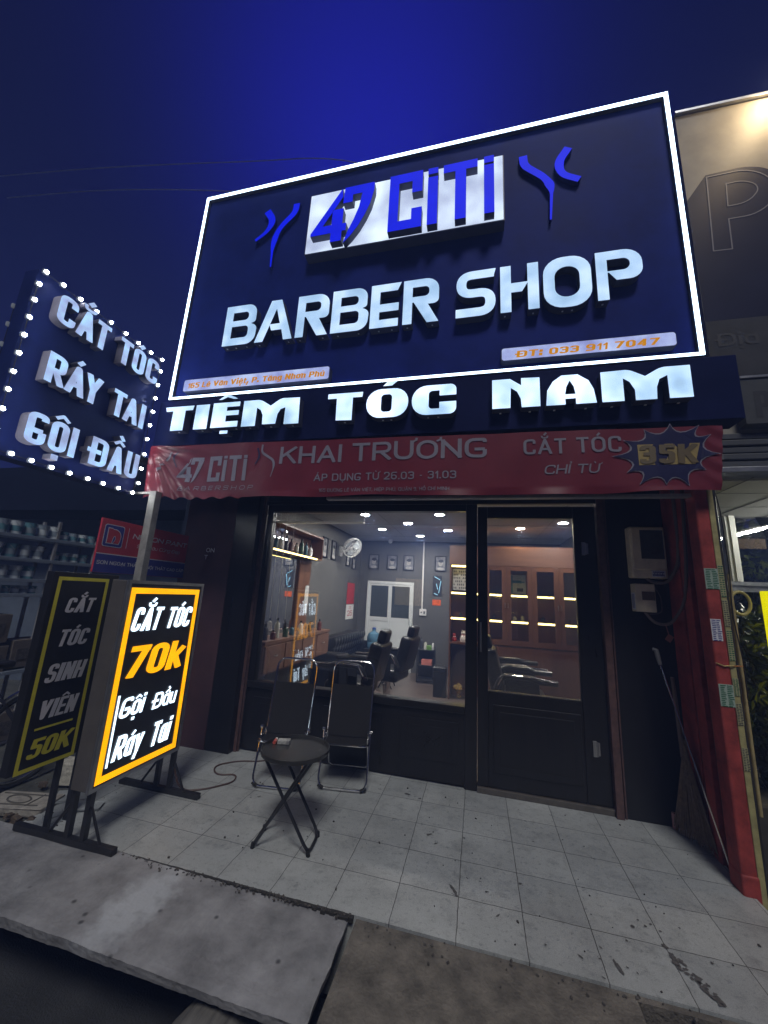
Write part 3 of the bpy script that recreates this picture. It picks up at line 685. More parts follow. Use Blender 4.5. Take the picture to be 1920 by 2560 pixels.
# lower fascia
fs = thing('fascia_sign', 'dark fascia board with lit white block letters reading tiệm tóc nam', 'sign', (-.66,2.89,2.78))
MB().box(-3.06,1.735,2.80,2.98,2.775,3.25,.004).build('fascia_panel', mat('fascia_glare_blue', (.009,.013,.065), .5, spec=.03, noise=.25, nscale=2.5), fs)  # blue of the glare over the fascia is mixed into its colour
MB().box(-3.0,1.6,2.87,2.97,3.25,3.284).build('joint_strip', black_metal, fs)
TIEM = [
 shape([(-2.90,3.135),(-2.58,3.135),(-2.59,3.09),(-2.67,3.09),(-2.67,2.89),(-2.81,2.89),(-2.81,3.09),(-2.885,3.09)]),
 shape(rect(-2.555,-2.41,2.89,3.135)),
 cdt([ccw(rect(-2.37,-2.22,2.895,3.14)), ccw(rect(-2.3,-2.09,3.095,3.14)), ccw(rect(-2.3,-2.093,3.01,3.055)), ccw(rect(-2.3,-2.09,2.895,2.95)), ccw([(-2.32,3.172),(-2.26,3.212),(-2.2,3.212),(-2.12,3.172),(-2.165,3.172),(-2.23,3.195),(-2.285,3.172)]), ccw(rect(-2.262,-2.18,2.832,2.862))]),
 shape([(-2.05,2.89),(-2.05,3.14),(-1.88,3.14,.03),(-1.775,3.075),(-1.68,3.14,.03),(-1.50,3.135),(-1.49,2.89),(-1.63,2.89),(-1.63,3.05),(-1.675,3.035),(-1.70,2.99),(-1.71,2.90),(-1.84,2.90),(-1.845,2.99),(-1.87,3.04),(-1.91,3.065),(-1.91,2.89)]),
 shape([(-1.235,3.14),(-.925,3.14),(-.93,3.095),(-1.012,3.095),(-1.01,2.89),(-1.15,2.895),(-1.155,3.095),(-1.235,3.095)]),
 None,
 shape([(-.16,3.055),(-.16,3.15,.10),(-.51,3.15,.12),(-.51,2.895,.12),(-.16,2.895,.10),(-.16,3.0),(-.29,3.0),(-.29,2.945),(-.375,2.945,.03),(-.375,3.10,.03),(-.29,3.10),(-.29,3.055)]),
 shape([(.11,2.91),(.11,3.15),(.24,3.15),(.32,3.09),(.32,3.15),(.45,3.145),(.45,2.91),(.32,2.91),(.315,2.98),(.29,3.04),(.245,3.075),(.24,2.91)]),
 shape([(.49,2.91),(.50,3.03),(.54,3.10),(.60,3.145),(.71,3.145),(.78,3.09),(.81,3.02),(.825,2.91),(.69,2.91),(.69,2.955),(.62,2.955),(.62,2.91)], [[(.62,2.99),(.63,3.05),(.655,3.10),(.68,3.05),(.69,2.99)]]),
 shape([(.86,2.91),(.86,3.145),(1.04,3.15,.03),(1.14,3.09),(1.24,3.15,.03),(1.415,3.15),(1.415,2.91),(1.275,2.91),(1.275,3.085),(1.225,3.06),(1.205,3.0),(1.2,2.91),(1.07,2.91),(1.07,2.99),(1.04,3.055),(1.0,3.085),(1.0,2.91)])]
for k, vt in enumerate(TIEM):
    if vt is None:
        vt = shape([(-.89,2.895,.12),(-.54,2.895,.12),(-.54,3.15,.12),(-.89,3.15,.12)], [[(-.765,2.945,.03),(-.675,2.945,.03),(-.675,3.10,.03),(-.765,3.10,.03)]])
        ac = cdt([ccw([(-.72,3.215),(-.635,3.215),(-.68,3.177),(-.755,3.177)])])
        n0 = len(vt[0]); vt = (vt[0]+ac[0], vt[1]+[tuple(i+n0 for i in t) for t in ac[1]])
    letter(fs, vt, fn, 2.799, 2.72, led_hot)
sd = MB()
for u in (-2.74,-2.48,-2.12,-1.98,-1.77,-1.56,-1.08,-.75,-.68,-.38,-.3,.17,.38,.55,.76,.93,1.14,1.34): sd.obox((u,2.76,2.889),(.014,.014,.004))
sd.build('led_dots', print_white, fs)  # white blocks for the LED dots of the lower letters

# ---------------------------------------------------------------- banner
bn = thing('banner', 'red vinyl opening sale banner sagging under the fascia board', 'banner', (-.7,2.77,2.5))
def ban_y(u, v):
    w = max(0, (-2.2-u)/.8); a = math.atan2(v-2.78, u+3.05)
    y = 2.775+.004*math.sin(u*5+v*3)+.003*math.sin(u*13-v*7)
    y -= .020*w**1.3*math.sin(a*26+2*math.sin(a*7))*min(1, math.hypot(u+3.05, v-2.78)*4)
    w2 = max(0, (u-1.36)/.2); y -= .005*w2*math.sin(v*50+u*40)
    if v < 2.31: y += .010*math.sin(u*9)*(2.31-v)/.05
    return y
def ban_top(u): return 2.770-.052*(u+3.05)/4.64
def ban_bot(u): return 2.250+.022*(u+3.0)/4.5-.016*math.exp(-((u-.35)/.55)**2)+.006*math.sin(u*6)+(.012*math.sin(u*38) if u < -2 else 0)
def ban_pt(a, c):
    u0 = -3.045+a*4.63; u = u0*(1-c)+(-3.0+a*4.53)*c; v = ban_top(u)*(1-c)+ban_bot(u)*c
    return (u, ban_y(u, v), v)
bs = MB().grid(ban_pt, 220, 40).build('sheet', banner_red, bn, True, 180)
fb = lambda u, v, d: (u, ban_y(u, v)-.005-d, v)
ban_text = mat('banner_print', (.25,.235,.29), .4, noise=.08, nscale=12)
def btxt(t, x0, x1, z0, z1, th, sh=0, gap=.14):
    m = MB(); text_mesh(m, t, x0, x1, z0, z1, fb, 0, th, sh, gap); m.build('lettering', ban_text, bn)
btxt('KHAI', -1.655,-1.09,2.545,2.70,.19); btxt('TRƯƠNG', -1.0,.07,2.548,2.705,.19)
btxt('ÁP DỤNG TỪ 26.03 - 31.03', -1.32,-.155,2.385,2.447,.17,0,.16); btxt('165 ĐƯỜNG LÊ VĂN VIỆT, HIỆP PHÚ, QUẬN 9, HỒ CHÍ MINH', -1.265,-.205,2.292,2.32,.15,0,.14)
btxt('CẮT TÓC', .33,.975,2.555,2.672,.17); btxt('CHỈ TỪ', .465,.83,2.402,2.47,.16,.2,.14); btxt('BARBERSHOP', -2.66,-1.88,2.322,2.36,.14,.2,.75)
lm = MB(); rm = lambda u, v, d: fb(-2.68+(u+1.57)*(.71/1.71), 2.40+(v-4.72)*(.238/.637), d)
for vt in LOGO: lm.tris2d(vt, rm, 0)
lm.build('logo', ban_text, bn)
em = MB()
em.tris2d(taper_stroke([(-1.835,2.73),(-1.84,2.66),(-1.71,2.58),(-1.70,2.52),(-1.72,2.43)], [.018,.02,.022,.022,.006]), fb, 0)
em.build('emblem', ban_text, bn); em = MB(); em.tris2d(taper_stroke([(-2.79,2.70),(-2.79,2.66),(-2.90,2.56),(-2.92,2.50),(-2.89,2.42)], [.018,.02,.022,.022,.006]), fb, 0); em.build('emblem', ban_text, bn)
em = MB(); em.tris2d(taper_stroke([(-1.88,2.70),(-1.85,2.62),(-1.89,2.55)], [.016,.02,.01]), fb, 0); em.build('emblem_accent', banner_navy, bn); em = MB(); em.tris2d(taper_stroke([(-2.73,2.70),(-2.76,2.62),(-2.72,2.55)], [.016,.02,.01]), fb, 0); em.build('emblem_accent', banner_navy, bn)
ST = [(1.28,2.748),(1.45,2.728),(1.515,2.66),(1.555,2.52),(1.46,2.41),(1.355,2.30),(1.22,2.308),(1.06,2.31),(.99,2.40),(.905,2.52),(.985,2.64),(1.12,2.715)]
def star(k, s=1.0):
    out = []; c = Vector((1.255,2.52))
    for i, p in enumerate(ST):
        p = c+(Vector(p)-c)*s; q = c+(Vector(ST[(i+1) % len(ST)])-c)*s; m = c+((p+q)/2-c)*k
        for t in range(6):
            t /= 6; out.append(tuple(p*(1-t)**2+m*2*t*(1-t)+q*t*t))
    return out
MB().tris2d(cdt([ccw(star(.50))]), fb, .001).build('starburst_outline', ban_text, bn)
MB().tris2d(cdt([ccw(star(.475,.965))]), fb, .003).build('starburst', banner_navy, bn)
MB().tris2d(shape([(1.07,2.45),(1.40,2.452),(1.44,2.598),(1.07,2.60)]), fb, .005).build('price_patch', banner_gold, bn)
m = MB(); text_mesh(m, '35K', 1.075, 1.42, 2.458, 2.592, fb, .008, .3, .05, .12); m.build('lettering', mat('price_print', (.16,.12,.06), .5), bn)

# ---------------------------------------------------------------- blade sign
bl = thing('blade_sign', 'dark hanging board of three lit lines standing out from the front on a post', 'sign', (-3.13,2.15,2.26))
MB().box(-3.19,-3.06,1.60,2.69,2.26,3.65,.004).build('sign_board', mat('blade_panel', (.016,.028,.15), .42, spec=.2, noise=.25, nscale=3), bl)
MB().box(-3.16,-3.09,2.69,2.82,2.6,2.66).build('bracket', black_metal, bl); 
fx = onX(-3.06); T_ = .21
def bletter(ch, y0, y1, z0, z1):
    H = z1-z0; g = glyph(ch, (y1-y0)/H, T_ if y1-y0 > .07 else (y1-y0)/H*.97)
    vt = cdt([[(y0+H*q[0], z0+H*q[1]) for q in p] for p in g]); letter(bl, vt, fx, .001, .08, led_lav, casing_blade)
for ch, a, c in zip('CẮTTÓC', (1.73,1.875,2.015,2.225,2.36,2.505), (1.86,2.005,2.13,2.345,2.485,2.635)): bletter(ch, a, c, 3.325, 3.555)
for ch, a, c in zip('RÁYTAI', (1.755,1.895,2.03,2.265,2.38,2.537), (1.885,2.035,2.16,2.385,2.52,2.588)): bletter(ch, a, c, 2.855, 3.085)
for ch, a, c in zip('GỘIĐẦU', (1.73,1.88,2.022,2.18,2.345,2.495), (1.86,2.005,2.072,2.325,2.475,2.622)): bletter(ch, a, c, 2.383, 2.612)

def bulb_string(name, label, x, pts, sgn):
    ls = thing(name, label, 'string lights', (x, pts[0][0], pts[0][1]))
    MB().tube([(x, y, z+.004*math.sin(k*5)) for k, (y, z) in enumerate(pts)], .003, 5).build('cable', black_plastic, ls)
    for (y, z) in pts:
        o = MB().obox((x,y,z),(.022,.036,.036),None,.008).build('bulb', bulb_case, ls)
        MB().lathe([(.002,.0),(.011,.001),(.0125,.006),(.009,.013),(.002,.016)], (x+sgn*.010,y,z), 10, 'X').build('lens', bulb_core, o, True)
top = [(1.62,3.63),(1.74,3.63),(1.87,3.62),(2.0,3.62),(2.13,3.62),(2.27,3.62),(2.40,3.62),(2.54,3.62),(2.67,3.63)]
rt = [(2.68,z) for z in (3.51,3.36,3.22,3.08,2.94,2.80,2.65,2.51,2.37)]
bot = [(2.64,2.27),(2.50,2.27),(2.36,2.27),(2.23,2.27),(2.09,2.27),(1.96,2.27),(1.83,2.275),(1.71,2.28)]
lft = [(1.60,z) for z in (2.28,2.41,2.55,2.69,2.82,2.96,3.10,3.24,3.38,3.51)]
bulb_string('string_lights', 'string of white bulbs framing the near face of the hanging three line board', -3.02, top+rt+bot+lft, 1)
bulb_string('string_lights', 'string of small white bulbs behind the far edge of the hanging board', -3.24, [(1.625,z) for z in (2.45,2.6,2.76,2.92,3.07,3.23,3.38)], -1)
po = MB(); po.box(-2.885,-2.81,2.70,2.765,-.04,2.30,.004); po.box(-3.1,-2.84,2.72,2.745,2.28,2.30)
solo('sign_post', po, mat('galvanised_post', (.40,.39,.36), .5, metal=.4, noise=.3, nscale=10, rvar=.1), 'square metal post carrying the hanging board beside the paint banner', 'post')

# ---------------------------------------------------------------- pavement light box
lb = thing('light_box_sign', 'lit yellow bordered box sign on a black stand offering cắt tóc for 70k', 'sign', (-2.24,2.36,0))
MB().box(-2.31,-2.175,2.015,2.705,.285,1.50,.004).build('casing', mat('box_casing', (.11,.10,.095), .5, noise=.15, nscale=8), lb)
fl = onX(-2.17)
MB().tris2d(ring(2.01,2.71,.28,1.503,.022), fl, .001).shell2d(ring(2.01,2.71,.28,1.503,.022), fl, -.018, 0).build('bezel', alu, lb)
fc = MB().tris2d(cdt([ccw(rect(2.03,2.69,.30,1.485))]), fl, -.004).build('sign_face', box_dark, lb)
MB().tris2d(ring(2.04,2.668,.312,1.455,.038), fl, -.001).build('border', box_yellow, fc)
def ltxt(t, y0, y1, z0, z1, th, sh, gap, m, f=fl, par=fc, d=.001):
    q = MB(); text_mesh(q, t, y0, y1, z0, z1, f, d, th, sh, gap); q.build('lettering', m, par)
ltxt('CẮT', 2.082,2.33,1.175,1.328,.27,.2,.05,box_white); ltxt('TÓC', 2.37,2.618,1.178,1.325,.27,.2,.05,box_white)
ltxt('70k', 2.09,2.605,.885,1.08,.31,.2,.07,box_yellow)
ltxt('Gội', 2.115,2.31,.648,.765,.19,.18,.045,box_white); ltxt('Đầu', 2.375,2.595,.640,.742,.19,.18,.05,box_white)
ltxt('Ráy', 2.122,2.35,.405,.545,.19,.18,.045,box_white); ltxt('Tai', 2.405,2.59,.395,.545,.19,.18,.045,box_white)
MB().tris2d(cdt([ccw(rect(2.092,2.107,.385,.79))]), fl, 0).build('divider', box_white, fc)
def stand(parent, y, x0, x1, m=black_metal):
    MB().box(x0,x1,y-.018,y+.018,.002,.038,.003).build('foot_beam', m, parent)
    for x in (-2.30,-2.185):
        MB().box(x-.015,x+.015,y-.015,y+.015,.036,.29).build('leg', m, parent)
    MB().tube([(-2.165,y,.20),(-2.06,y,.03)], .008, 6).build('brace', m, parent); MB().tube([(-2.32,y,.20),(-2.44,y,.03)], .008, 6).build('brace', m, parent)
stand(lb, 2.05, -2.70,-1.955); stand(lb, 2.685, -2.62,-1.925)
# second, unlit board
ub = thing('board_sign', 'unlit black board with yellow border standing behind the lit box sign, reading 50K', 'sign', (-2.53,2.0,0))
MB().box(-2.56,-2.503,1.79,2.23,.40,1.53,.004).build('panel', mat('board_black', (.018,.018,.02), .4, noise=.2, nscale=10), ub)
fu = onX(-2.5)
MB().tris2d(ring(1.82,2.155,.397,1.50,.022), fu, 0).build('border', yellow_off, ub)
gw = mat('grey_vinyl', (.74,.73,.76), .5, noise=.06, nscale=20)
for t, a, c, z0, z1 in (('CẮT',1.895,2.085,1.28,1.372),('TÓC',1.893,2.09,1.078,1.178),('SINH',1.868,2.112,.872,.978),('VIÊN',1.872,2.105,.668,.772)): ltxt(t, a, c, z0, z1, .27,.2,.05, gw, fu, ub)
MB().tris2d(cdt([ccw(rect(1.88,2.10,.612,.624))]), fu, 0).build('divider', yellow_off, ub)
ltxt('50K', 1.865,2.12,.462,.565,.29,.22,.06, yellow_off, fu, ub)
for y in (2.10,2.22): MB().box(-2.545,-2.515,y-.012,y+.012,-.045,.41).build('leg', black_metal, ub)
MB().box(-2.75,-2.38,2.14,2.17,-.045,-.01).build('foot_beam', black_metal, ub)

# ---------------------------------------------------------------- folding table and what lies on it
tb = thing('folding_table', 'round black folding tray table on crossed legs in front of the chairs', 'table', (-1.12,2.47,0))
MB().lathe([(.205,.497),(.212,.497),(.215,.512),(.214,.522),(.208,.522),(.206,.507),(.002,.506),(.002,.497)], (-1.12,2.47,0), 48).build('tray', mat('tray_black', (.035,.035,.034), .22, noise=.45, nscale=9, rvar=.12, bump=.05, bscale=50), tb, True)
def bent(pts, r): return [tuple(v) for v in fillet([(p, rr) for p, rr in pts], 6)]
A = bent([((-1.27,2.36,.485),0),((-.945,2.39,.012),.06),((-.965,2.585,.012),.06),((-1.27,2.555,.485),0)], 0)
B = bent([((-.99,2.385,.485),0),((-1.285,2.355,.012),.05),((-1.31,2.53,.012),.05),((-.985,2.545,.485),0)], 0)
MB().tube(A, .0095, 10).build('leg_frame', black_metal, tb, True); MB().tube(B, .0095, 10).build('leg_frame', black_metal, tb, True)
MB().tube([(-1.285,2.36,.488),(-1.285,2.56,.488)], .012, 8).build('hinge_bar', black_metal, tb, True)
for p, q in (((-1.285,2.355,.0),(-1.283,2.36,.028)),((-1.31,2.53,0),(-1.308,2.528,.028)),((-.945,2.395,0),(-.95,2.39,.028)),((-.965,2.58,0),(-.968,2.58,.028))): MB().tube([p,q], .0125, 8).build('foot_cap', rubber, tb)
lt = thing('lighter', 'small red and white lighter lying on the round tray table', 'lighter', (-1.285,2.505,.507))
MB().tube([(-1.295,2.535,.518),(-1.283,2.49,.518)], .0105, 10).build('body', mat('lighter_red', (.55,.10,.08), .3), lt, True)
MB().tube([(-1.2955,2.537,.518),(-1.300,2.555,.518)], .0095, 10).build('cap', white_plastic, lt, True)
cb = thing('cigarette_box', 'crumpled pale cigarette box beside the lighter on the tray', 'box', (-1.235,2.53,.507))
MB().obox((-1.235,2.53,.519),(.075,.05,.022),Matrix.Rotation(.25,3,'Z'),.003).build('carton', mat('carton', (.42,.42,.40), .5, noise=.35, nscale=60), cb)
MB().obox((-1.205,2.537,.5195),(.02,.052,.024),Matrix.Rotation(.25,3,'Z'),.003).build('flap', mat('carton_flap', (.25,.25,.25), .5), cb)

# ---------------------------------------------------------------- folding chairs
def make_chair():
    c = thing('folding_chair', 'chrome folding chair with black sling seat standing nearest the door', 'chair', local=True, group='chrome sling chairs under the window')
    w = .19
    fr = bent([((-w,-.02,.40),0),((-w,-.135,.015),.07),((w,-.135,.015),.07),((w,-.02,.40),0)], 0)
    MB().tube(fr, .0085, 10).build('front_frame', chrome, c, True)
    bk = bent([((-.175,.02,.27),0),((-.18,.165,.90),.09),((.18,.165,.90),.09),((.175,.02,.27),0)], 0)
    MB().tube(bk, .0085, 10).build('back_frame', chrome, c, True)
    rr = bent([((-.165,-.015,.385),0),((-.165,.16,.065),.04),((.165,.16,.065),.04),((.165,-.015,.385),0)], 0)
    MB().tube(rr, .0075, 10).build('rear_frame', chrome, c, True)
    sf = bent([((-w,.05,.345),0),((-.185,-.12,.325),.05),((-.14,-.155,.33),.03),((.14,-.155,.33),.03),((.185,-.12,.325),.05),((w,.05,.345),0)], 0)
    MB().tube(sf, .008, 10).build('seat_frame', chrome, c, True)
    MB().grid(lambda u, v: (-.165+.33*u, -.15+.19*v, .327+.004*v-.018*math.sin(math.pi*u)*math.sin(math.pi*v*.9)), 12, 10).build('seat', black_fabric, c, True)
    bkm = MB().grid(lambda u, v: (-.176+.352*u, .028+.098*v+.016*math.sin(math.pi*u)*math.sin(math.pi*v), .335+.375*v), 12, 12); bkm.build('backrest', black_fabric, c, True)
    sg_ = MB()
    for s in (-1,1): sg_.tube([(s*.178,-.02,.30),(s*.178,.09,.345)], .007, 8)
    sg_.build('side_rail', chrome, c, True)
    for s in (-1,1):
        MB().lathe([(.002,-.012),(.014,-.01),(.014,.01),(.002,.012)], (s*.195,-.022,.395), 12, 'X').build('pivot_knob', chrome, c, True)
        MB().tube([(s*(w-.045),-.135,.015),(s*w*.985,-.128,.032)], .0125, 8).build('foot_cap', rubber, c)
    return c
c1 = make_chair(); c1.location = (-1.035,3.275,0); c1.rotation_euler = (0,0,R(9))
c2 = copy_tree(c1); c2.location = (-1.515,3.125,0); c2.rotation_euler = (0,0,R(8)); c2['label'] = 'chrome folding chair with black sling seat half hidden behind the tray table'

# ---------------------------------------------------------------- meter, cables, broom, rod at the right pilaster
mt = thing('electricity_meter', 'beige electricity meter box with dark window on the black wall', 'meter', (1.31,3.45,1.94))
o = MB().box(1.195,1.445,3.40,3.498,1.735,2.145,.012).build('case', cream_plastic, mt)
MB().box(1.205,1.435,3.388,3.402,1.80,2.135,.006).build('front_cover', cream_plastic, mt)
MB().box(1.265,1.425,3.384,3.3875,1.885,2.115).build('window', mat('meter_window', (.045,.048,.05), .15, noise=.3, nscale=20), mt)
q = MB().box(1.325,1.42,3.385,3.3875,1.745,1.795).build('sticker', print_white, mt)
s = MB()
for k in range(9): s.box(1.332+k*.009, 1.338+k*.009, 3.3835, 3.3845, 1.752, 1.766+.008*(k % 2))
for k in range(7): s.box(1.335+k*.011, 1.343+k*.011, 3.3835, 3.3845, 1.777, 1.786)
s.build('sticker_print', print_blue, q)
br = thing('breaker_box', 'small cream breaker box with sticker below the electricity meter', 'breaker box', (1.27,3.45,1.58))
MB().box(1.205,1.345,3.405,3.498,1.475,1.69,.006).build('case', cream_plastic, br)
MB().box(1.25,1.338,3.400,3.4045,1.565,1.63).build('switch_panel', mat('switch_brown', (.12,.085,.06), .5, noise=.2, nscale=60), br)
q = MB().box(1.2035,1.2045,3.415,3.485,1.49,1.62).build('sticker', print_white, br)
s = MB(); [s.box(1.2022,1.2030,3.425+k*.018,3.432+k*.018,1.50,1.61) for k in range(3)]; s.build('sticker_print', print_blue, q)
cbm = mat('cable_grey', (.10,.07,.065), .5)
def cable(label, pts, r, m=cbm, n=8, rad=.12): 
    return solo('cable', MB().tube([tuple(v) for v in fillet([(p, rad) for p in pts], 8)], r, 8), m, label, 'cable', smooth=True)
cable('thick cable looping from the meter up the red column', [(1.30,3.42,1.735),(1.34,3.42,1.70),(1.42,3.38,1.70),(1.47,3.3,1.82),(1.455,3.22,2.0),(1.44,3.2,2.46)], .013)
cable('dark cable sagging from the breaker box to the red column', [(1.27,3.43,1.475),(1.32,3.40,1.39),(1.40,3.35,1.39),(1.455,3.22,1.55),(1.44,3.12,1.8),(1.44,3.05,2.46)], .011)
cable('thin wire looping beside the breaker box', [(1.345,3.43,1.68),(1.385,3.42,1.60),(1.385,3.42,1.47),(1.30,3.43,1.46)], .004)
tagm = MB(); tagm.obox((1.385,3.35,1.295),(.04,.004,.05),Matrix.Rotation(.6,3,'Y'),.001); tagm.tube([(1.37,3.35,1.39),(1.385,3.35,1.31)], .003, 5)
solo('tag', tagm, mat('tag_red', (.28,.10,.08), .6), 'small reddish tag hanging from the sagging cable', 'tag')

col = thing('red_column', 'red painted fluted column plastered with torn flyers at the right edge of the shop', 'column', (1.46,3.1,-.12))
MB().box(1.475,1.53,3.30,3.49,-.12,2.5,.004).build('rear_fin', red_paint, col)
MB().box(1.455,1.53,3.13,3.23,-.12,2.5,.004).build('middle_fin', red_paint, col)
MB().box(1.485,1.53,3.23,3.30,-.12,2.5).build('groove', mat('dark_red', (.10,.02,.018), .6, noise=.3, nscale=10), col)
MB().box(1.485,1.53,2.99,3.13,-.12,2.5).build('groove', mat('dark_red', (.10,.02,.018), .6), col)
MB().box(1.418,1.495,2.87,2.99,-.12,2.5,.012,3).build('front_post', red_paint, col)
MB().box(1.413,1.50,2.862,2.99,-.12,.10,.014,3).build('base_sleeve', red_paint, col)
edge = MB().box(1.496,1.528,2.875,2.95,-.12,2.5,.003).build('edge_strip', mat('yellowed_strip', (.40,.36,.16), .6, noise=.35, nscale=12), col)
def flyer(x0, x1, z0, z1, ink, y=2.868, par=col, n=16, back=print_white):
    q = MB().box(x0,x1,y-.0015,y,z0,z1).build('flyer', back, par)
    s = MB()
    for k in range(n):
        z = z0+(z1-z0)*(k+.25)/n; a = random.random()*.2; 
        for c in range(2):
            u0 = x0+(x1-x0)*(.06+.47*c+.06*random.random()); u1 = u0+(x1-x0)*(.25+.16*random.random())
            s.obox(((u0+u1)/2, y-.0022, z), (u1-u0, .0006, (z1-z0)/n*.5), Matrix.Rotation(a-.1,3,'Y'))
    s.build('flyer_print', ink, q)
gb = mat('flyer_green', (.35,.45,.38), .6)
flyer(1.42,1.494,1.645,1.775,print_green,2.869,col,12,gb); flyer(1.42,1.475,1.33,1.46,print_blue,2.869,col,12); flyer(1.42,1.494,.955,1.08,print_green,2.869,col,12,gb)
yel = mat('flyer_cream', (.42,.40,.22), .6)
for z0, z1, ink in ((1.60,1.80,print_green),(1.42,1.58,print_dark),(1.22,1.40,print_green),(1.02,1.12,print_green),(.86,.98,print_dark),(.62,.74,print_dark)): flyer(1.497,1.527,z0,z1,ink,2.873,col,14,yel)
dp = MB().tube([(1.550,2.93,-.1),(1.553,2.93,2.5)], .016, 10); solo('drain_pipe', dp, mat('pipe_black', (.03,.028,.025), .5, noise=.3, nscale=9), 'black drain pipe running up beside the red column', 'pipe', smooth=True)
dp = MB().tube([(1.60,2.97,.36),(1.605,2.97,1.75)], .010, 10); solo('bamboo_pole', dp, mat('bamboo', (.38,.31,.15), .5, noise=.3, nscale=14), 'yellowish bamboo pole hung upright beside the black drain pipe', 'pole', smooth=True)
cable('thin black wire twisted around the drain pipe', [(1.535,2.9,2.4),(1.57,2.9,2.2),(1.575,2.9,1.75),(1.56,2.905,1.5),(1.60,2.93,1.2),(1.60,2.94,1.0)], .0035, black_plastic)
wt = MB().tube([(1.42,2.866,1.20),(1.46,2.862,1.185),(1.51,2.865,1.19),(1.575,2.90,1.19)], .004, 6); solo('wire_tie', wt, mat('brass', (.5,.38,.15), .35, metal=.8), 'brass wire tie wrapped round the column and pipe', 'wire')

bm_ = thing('broom', 'straw broom leaning upside up against the red column by the wall', 'broom', (1.38,3.38,0))
m = MB(); random.seed(4)
for k in range(170):
    a = random.random(); t = random.random(); x = 1.39+.03*(random.random()-.5); 
    p0 = Vector((1.40+.02*random.random(), 3.36-.02*random.random(), .62-.1*random.random())); p1 = Vector((1.335+.115*a, 3.45-.27*a+.04*(t-.5), .01+.07*random.random()))
    m.tube([p0, (p0+p1)/2+Vector((.01*(random.random()-.5),.01*(random.random()-.5),0)), p1], .0022, 4)
m.build('straw', mat('broom_straw', (.17,.12,.08), .8, noise=.4, nscale=40), bm_)
MB().tube([(1.40,3.36,.50),(1.39,3.38,1.02)], [.016,.011], 10).build('stick', mat('broom_stick', (.13,.09,.075), .6), bm_, True)
MB().tube([(1.435,3.29,.17),(1.43,3.30,.30)], .012, 8).build('binding', mat('binding_red', (.35,.14,.13), .6), bm_)
rd = thing('walking_stick', 'thin chrome stick with grey grip leaning on the red column', 'stick', (1.42,3.1,0))
MB().tube([(1.295,3.32,1.12),(1.435,2.98,.01)], .0055, 8).build('shaft', chrome, rd, True)
MB().tube([(1.265,3.345,1.21),(1.285,3.335,1.205),(1.29,3.33,1.16),(1.296,3.318,1.105)], [.012,.016,.016,.012], 10).build('grip', mat('grip_grey', (.12,.12,.13), .6), rd, True)
solo('pvc_pipe', MB().tube([(1.355,3.475,.005),(1.355,3.475,.10)], .017, 12), mat('pink_pvc', (.42,.22,.22), .5, noise=.2, nscale=20), 'short pink pipe stub rising at the foot of the wall', 'pipe', smooth=True)
solo('stone', MB().obox((1.405,3.405,.025),(.10,.045,.045),Matrix.Rotation(-.6,3,'Z'),.008), mat('pale_stone', (.40,.37,.35), .8, noise=.3, nscale=30, bump=.5), 'pale broken stone block lying by the broom', 'stone')
cable('brown cable snaking over the tiles from the lit box sign', [(-2.19,2.69,.20),(-2.12,2.72,.01),(-1.98,2.80,.006),(-1.84,2.98,.006),(-1.90,3.10,.006),(-2.04,3.02,.006),(-2.17,3.16,.006),(-2.02,3.32,.006),(-1.86,3.36,.006),(-1.75,3.48,.006)], .006, mat('cable_brown', (.08,.045,.035), .5))

# ================================================================ inside the barber shop
for k, (x, y, m_, lab) in enumerate([(-1.55,5.04,down_cool,'round cool downlight above the left barber chairs, leftmost of the front two'),(-.495,5.02,down_cool,'round cool downlight nearest the mullion between window and door'),
    (-1.04,5.66,down_cool,'round cool downlight in the middle of the ceiling above the wall fan'),(-1.59,6.22,down_cool,'round cool downlight nearest the tufted sofa'),(-.47,6.25,down_cool,'round cool downlight beside the top of the wooden cabinet'),
    (-1.03,6.88,down_cool,'round cool downlight at the back in front of the wall conduit'),(.64,6.0,down_warm,'round warm downlight above the cabinet seen through the door'),(1.15,5.54,down_cool,'round white downlight at the top right of the door glass')]):
    t = thing('ceiling_light', lab, 'ceiling light', (x,y,2.6), 'ceiling downlights')
    MB().lathe([(.075,-.012),(.085,-.006),(.085,.0),(.06,.0),(.06,-.010)], (x,y,2.599), 24).build('rim', white_plastic, t, True)
    MB().lathe([(.002,-.011),(.058,-.011),(.058,-.006),(.002,-.006)], (x,y,2.599), 24).build('diffuser', m_, t)

ct = thing('counter', 'long walnut drawer counter under the mirror on the left wall', 'counter', (-2.25,4.55,.7))
MB().box(-2.40,-2.10,3.66,5.45,.92,.955,.003).box(-2.40,-2.12,3.66,5.44,.62,.92).build('body', walnut_h, ct)
for y0 in (3.68,4.12,4.56,5.0):
    d = MB().box(-2.118,-2.10,y0,y0+.42,.64,.905,.004).build('drawer', walnut_h, ct)
    MB().tube([(-2.098,y0+.18,.80),(-2.085,y0+.19,.795),(-2.085,y0+.23,.795),(-2.098,y0+.24,.80)], .006, 6).build('handle', brushed_steel, d)
mr = MB().box(-2.398,-2.39,3.66,4.78,1.0,1.90); solo('wall_mirror', mr, mat('mirror', (.85,.86,.87), .02, metal=1.0), 'large wall mirror over the walnut counter', 'mirror')
wp = MB().box(-2.398,-2.36,4.80,5.16,.96,1.915,.003); solo('wood_panel', wp, walnut, 'tall walnut panel beside the wall mirror', 'panel')
sh = thing('wall_shelf', 'dark walnut wall shelf with a glowing yellow strip along its lower edge', 'shelf', (-2.3,4.45,1.92))
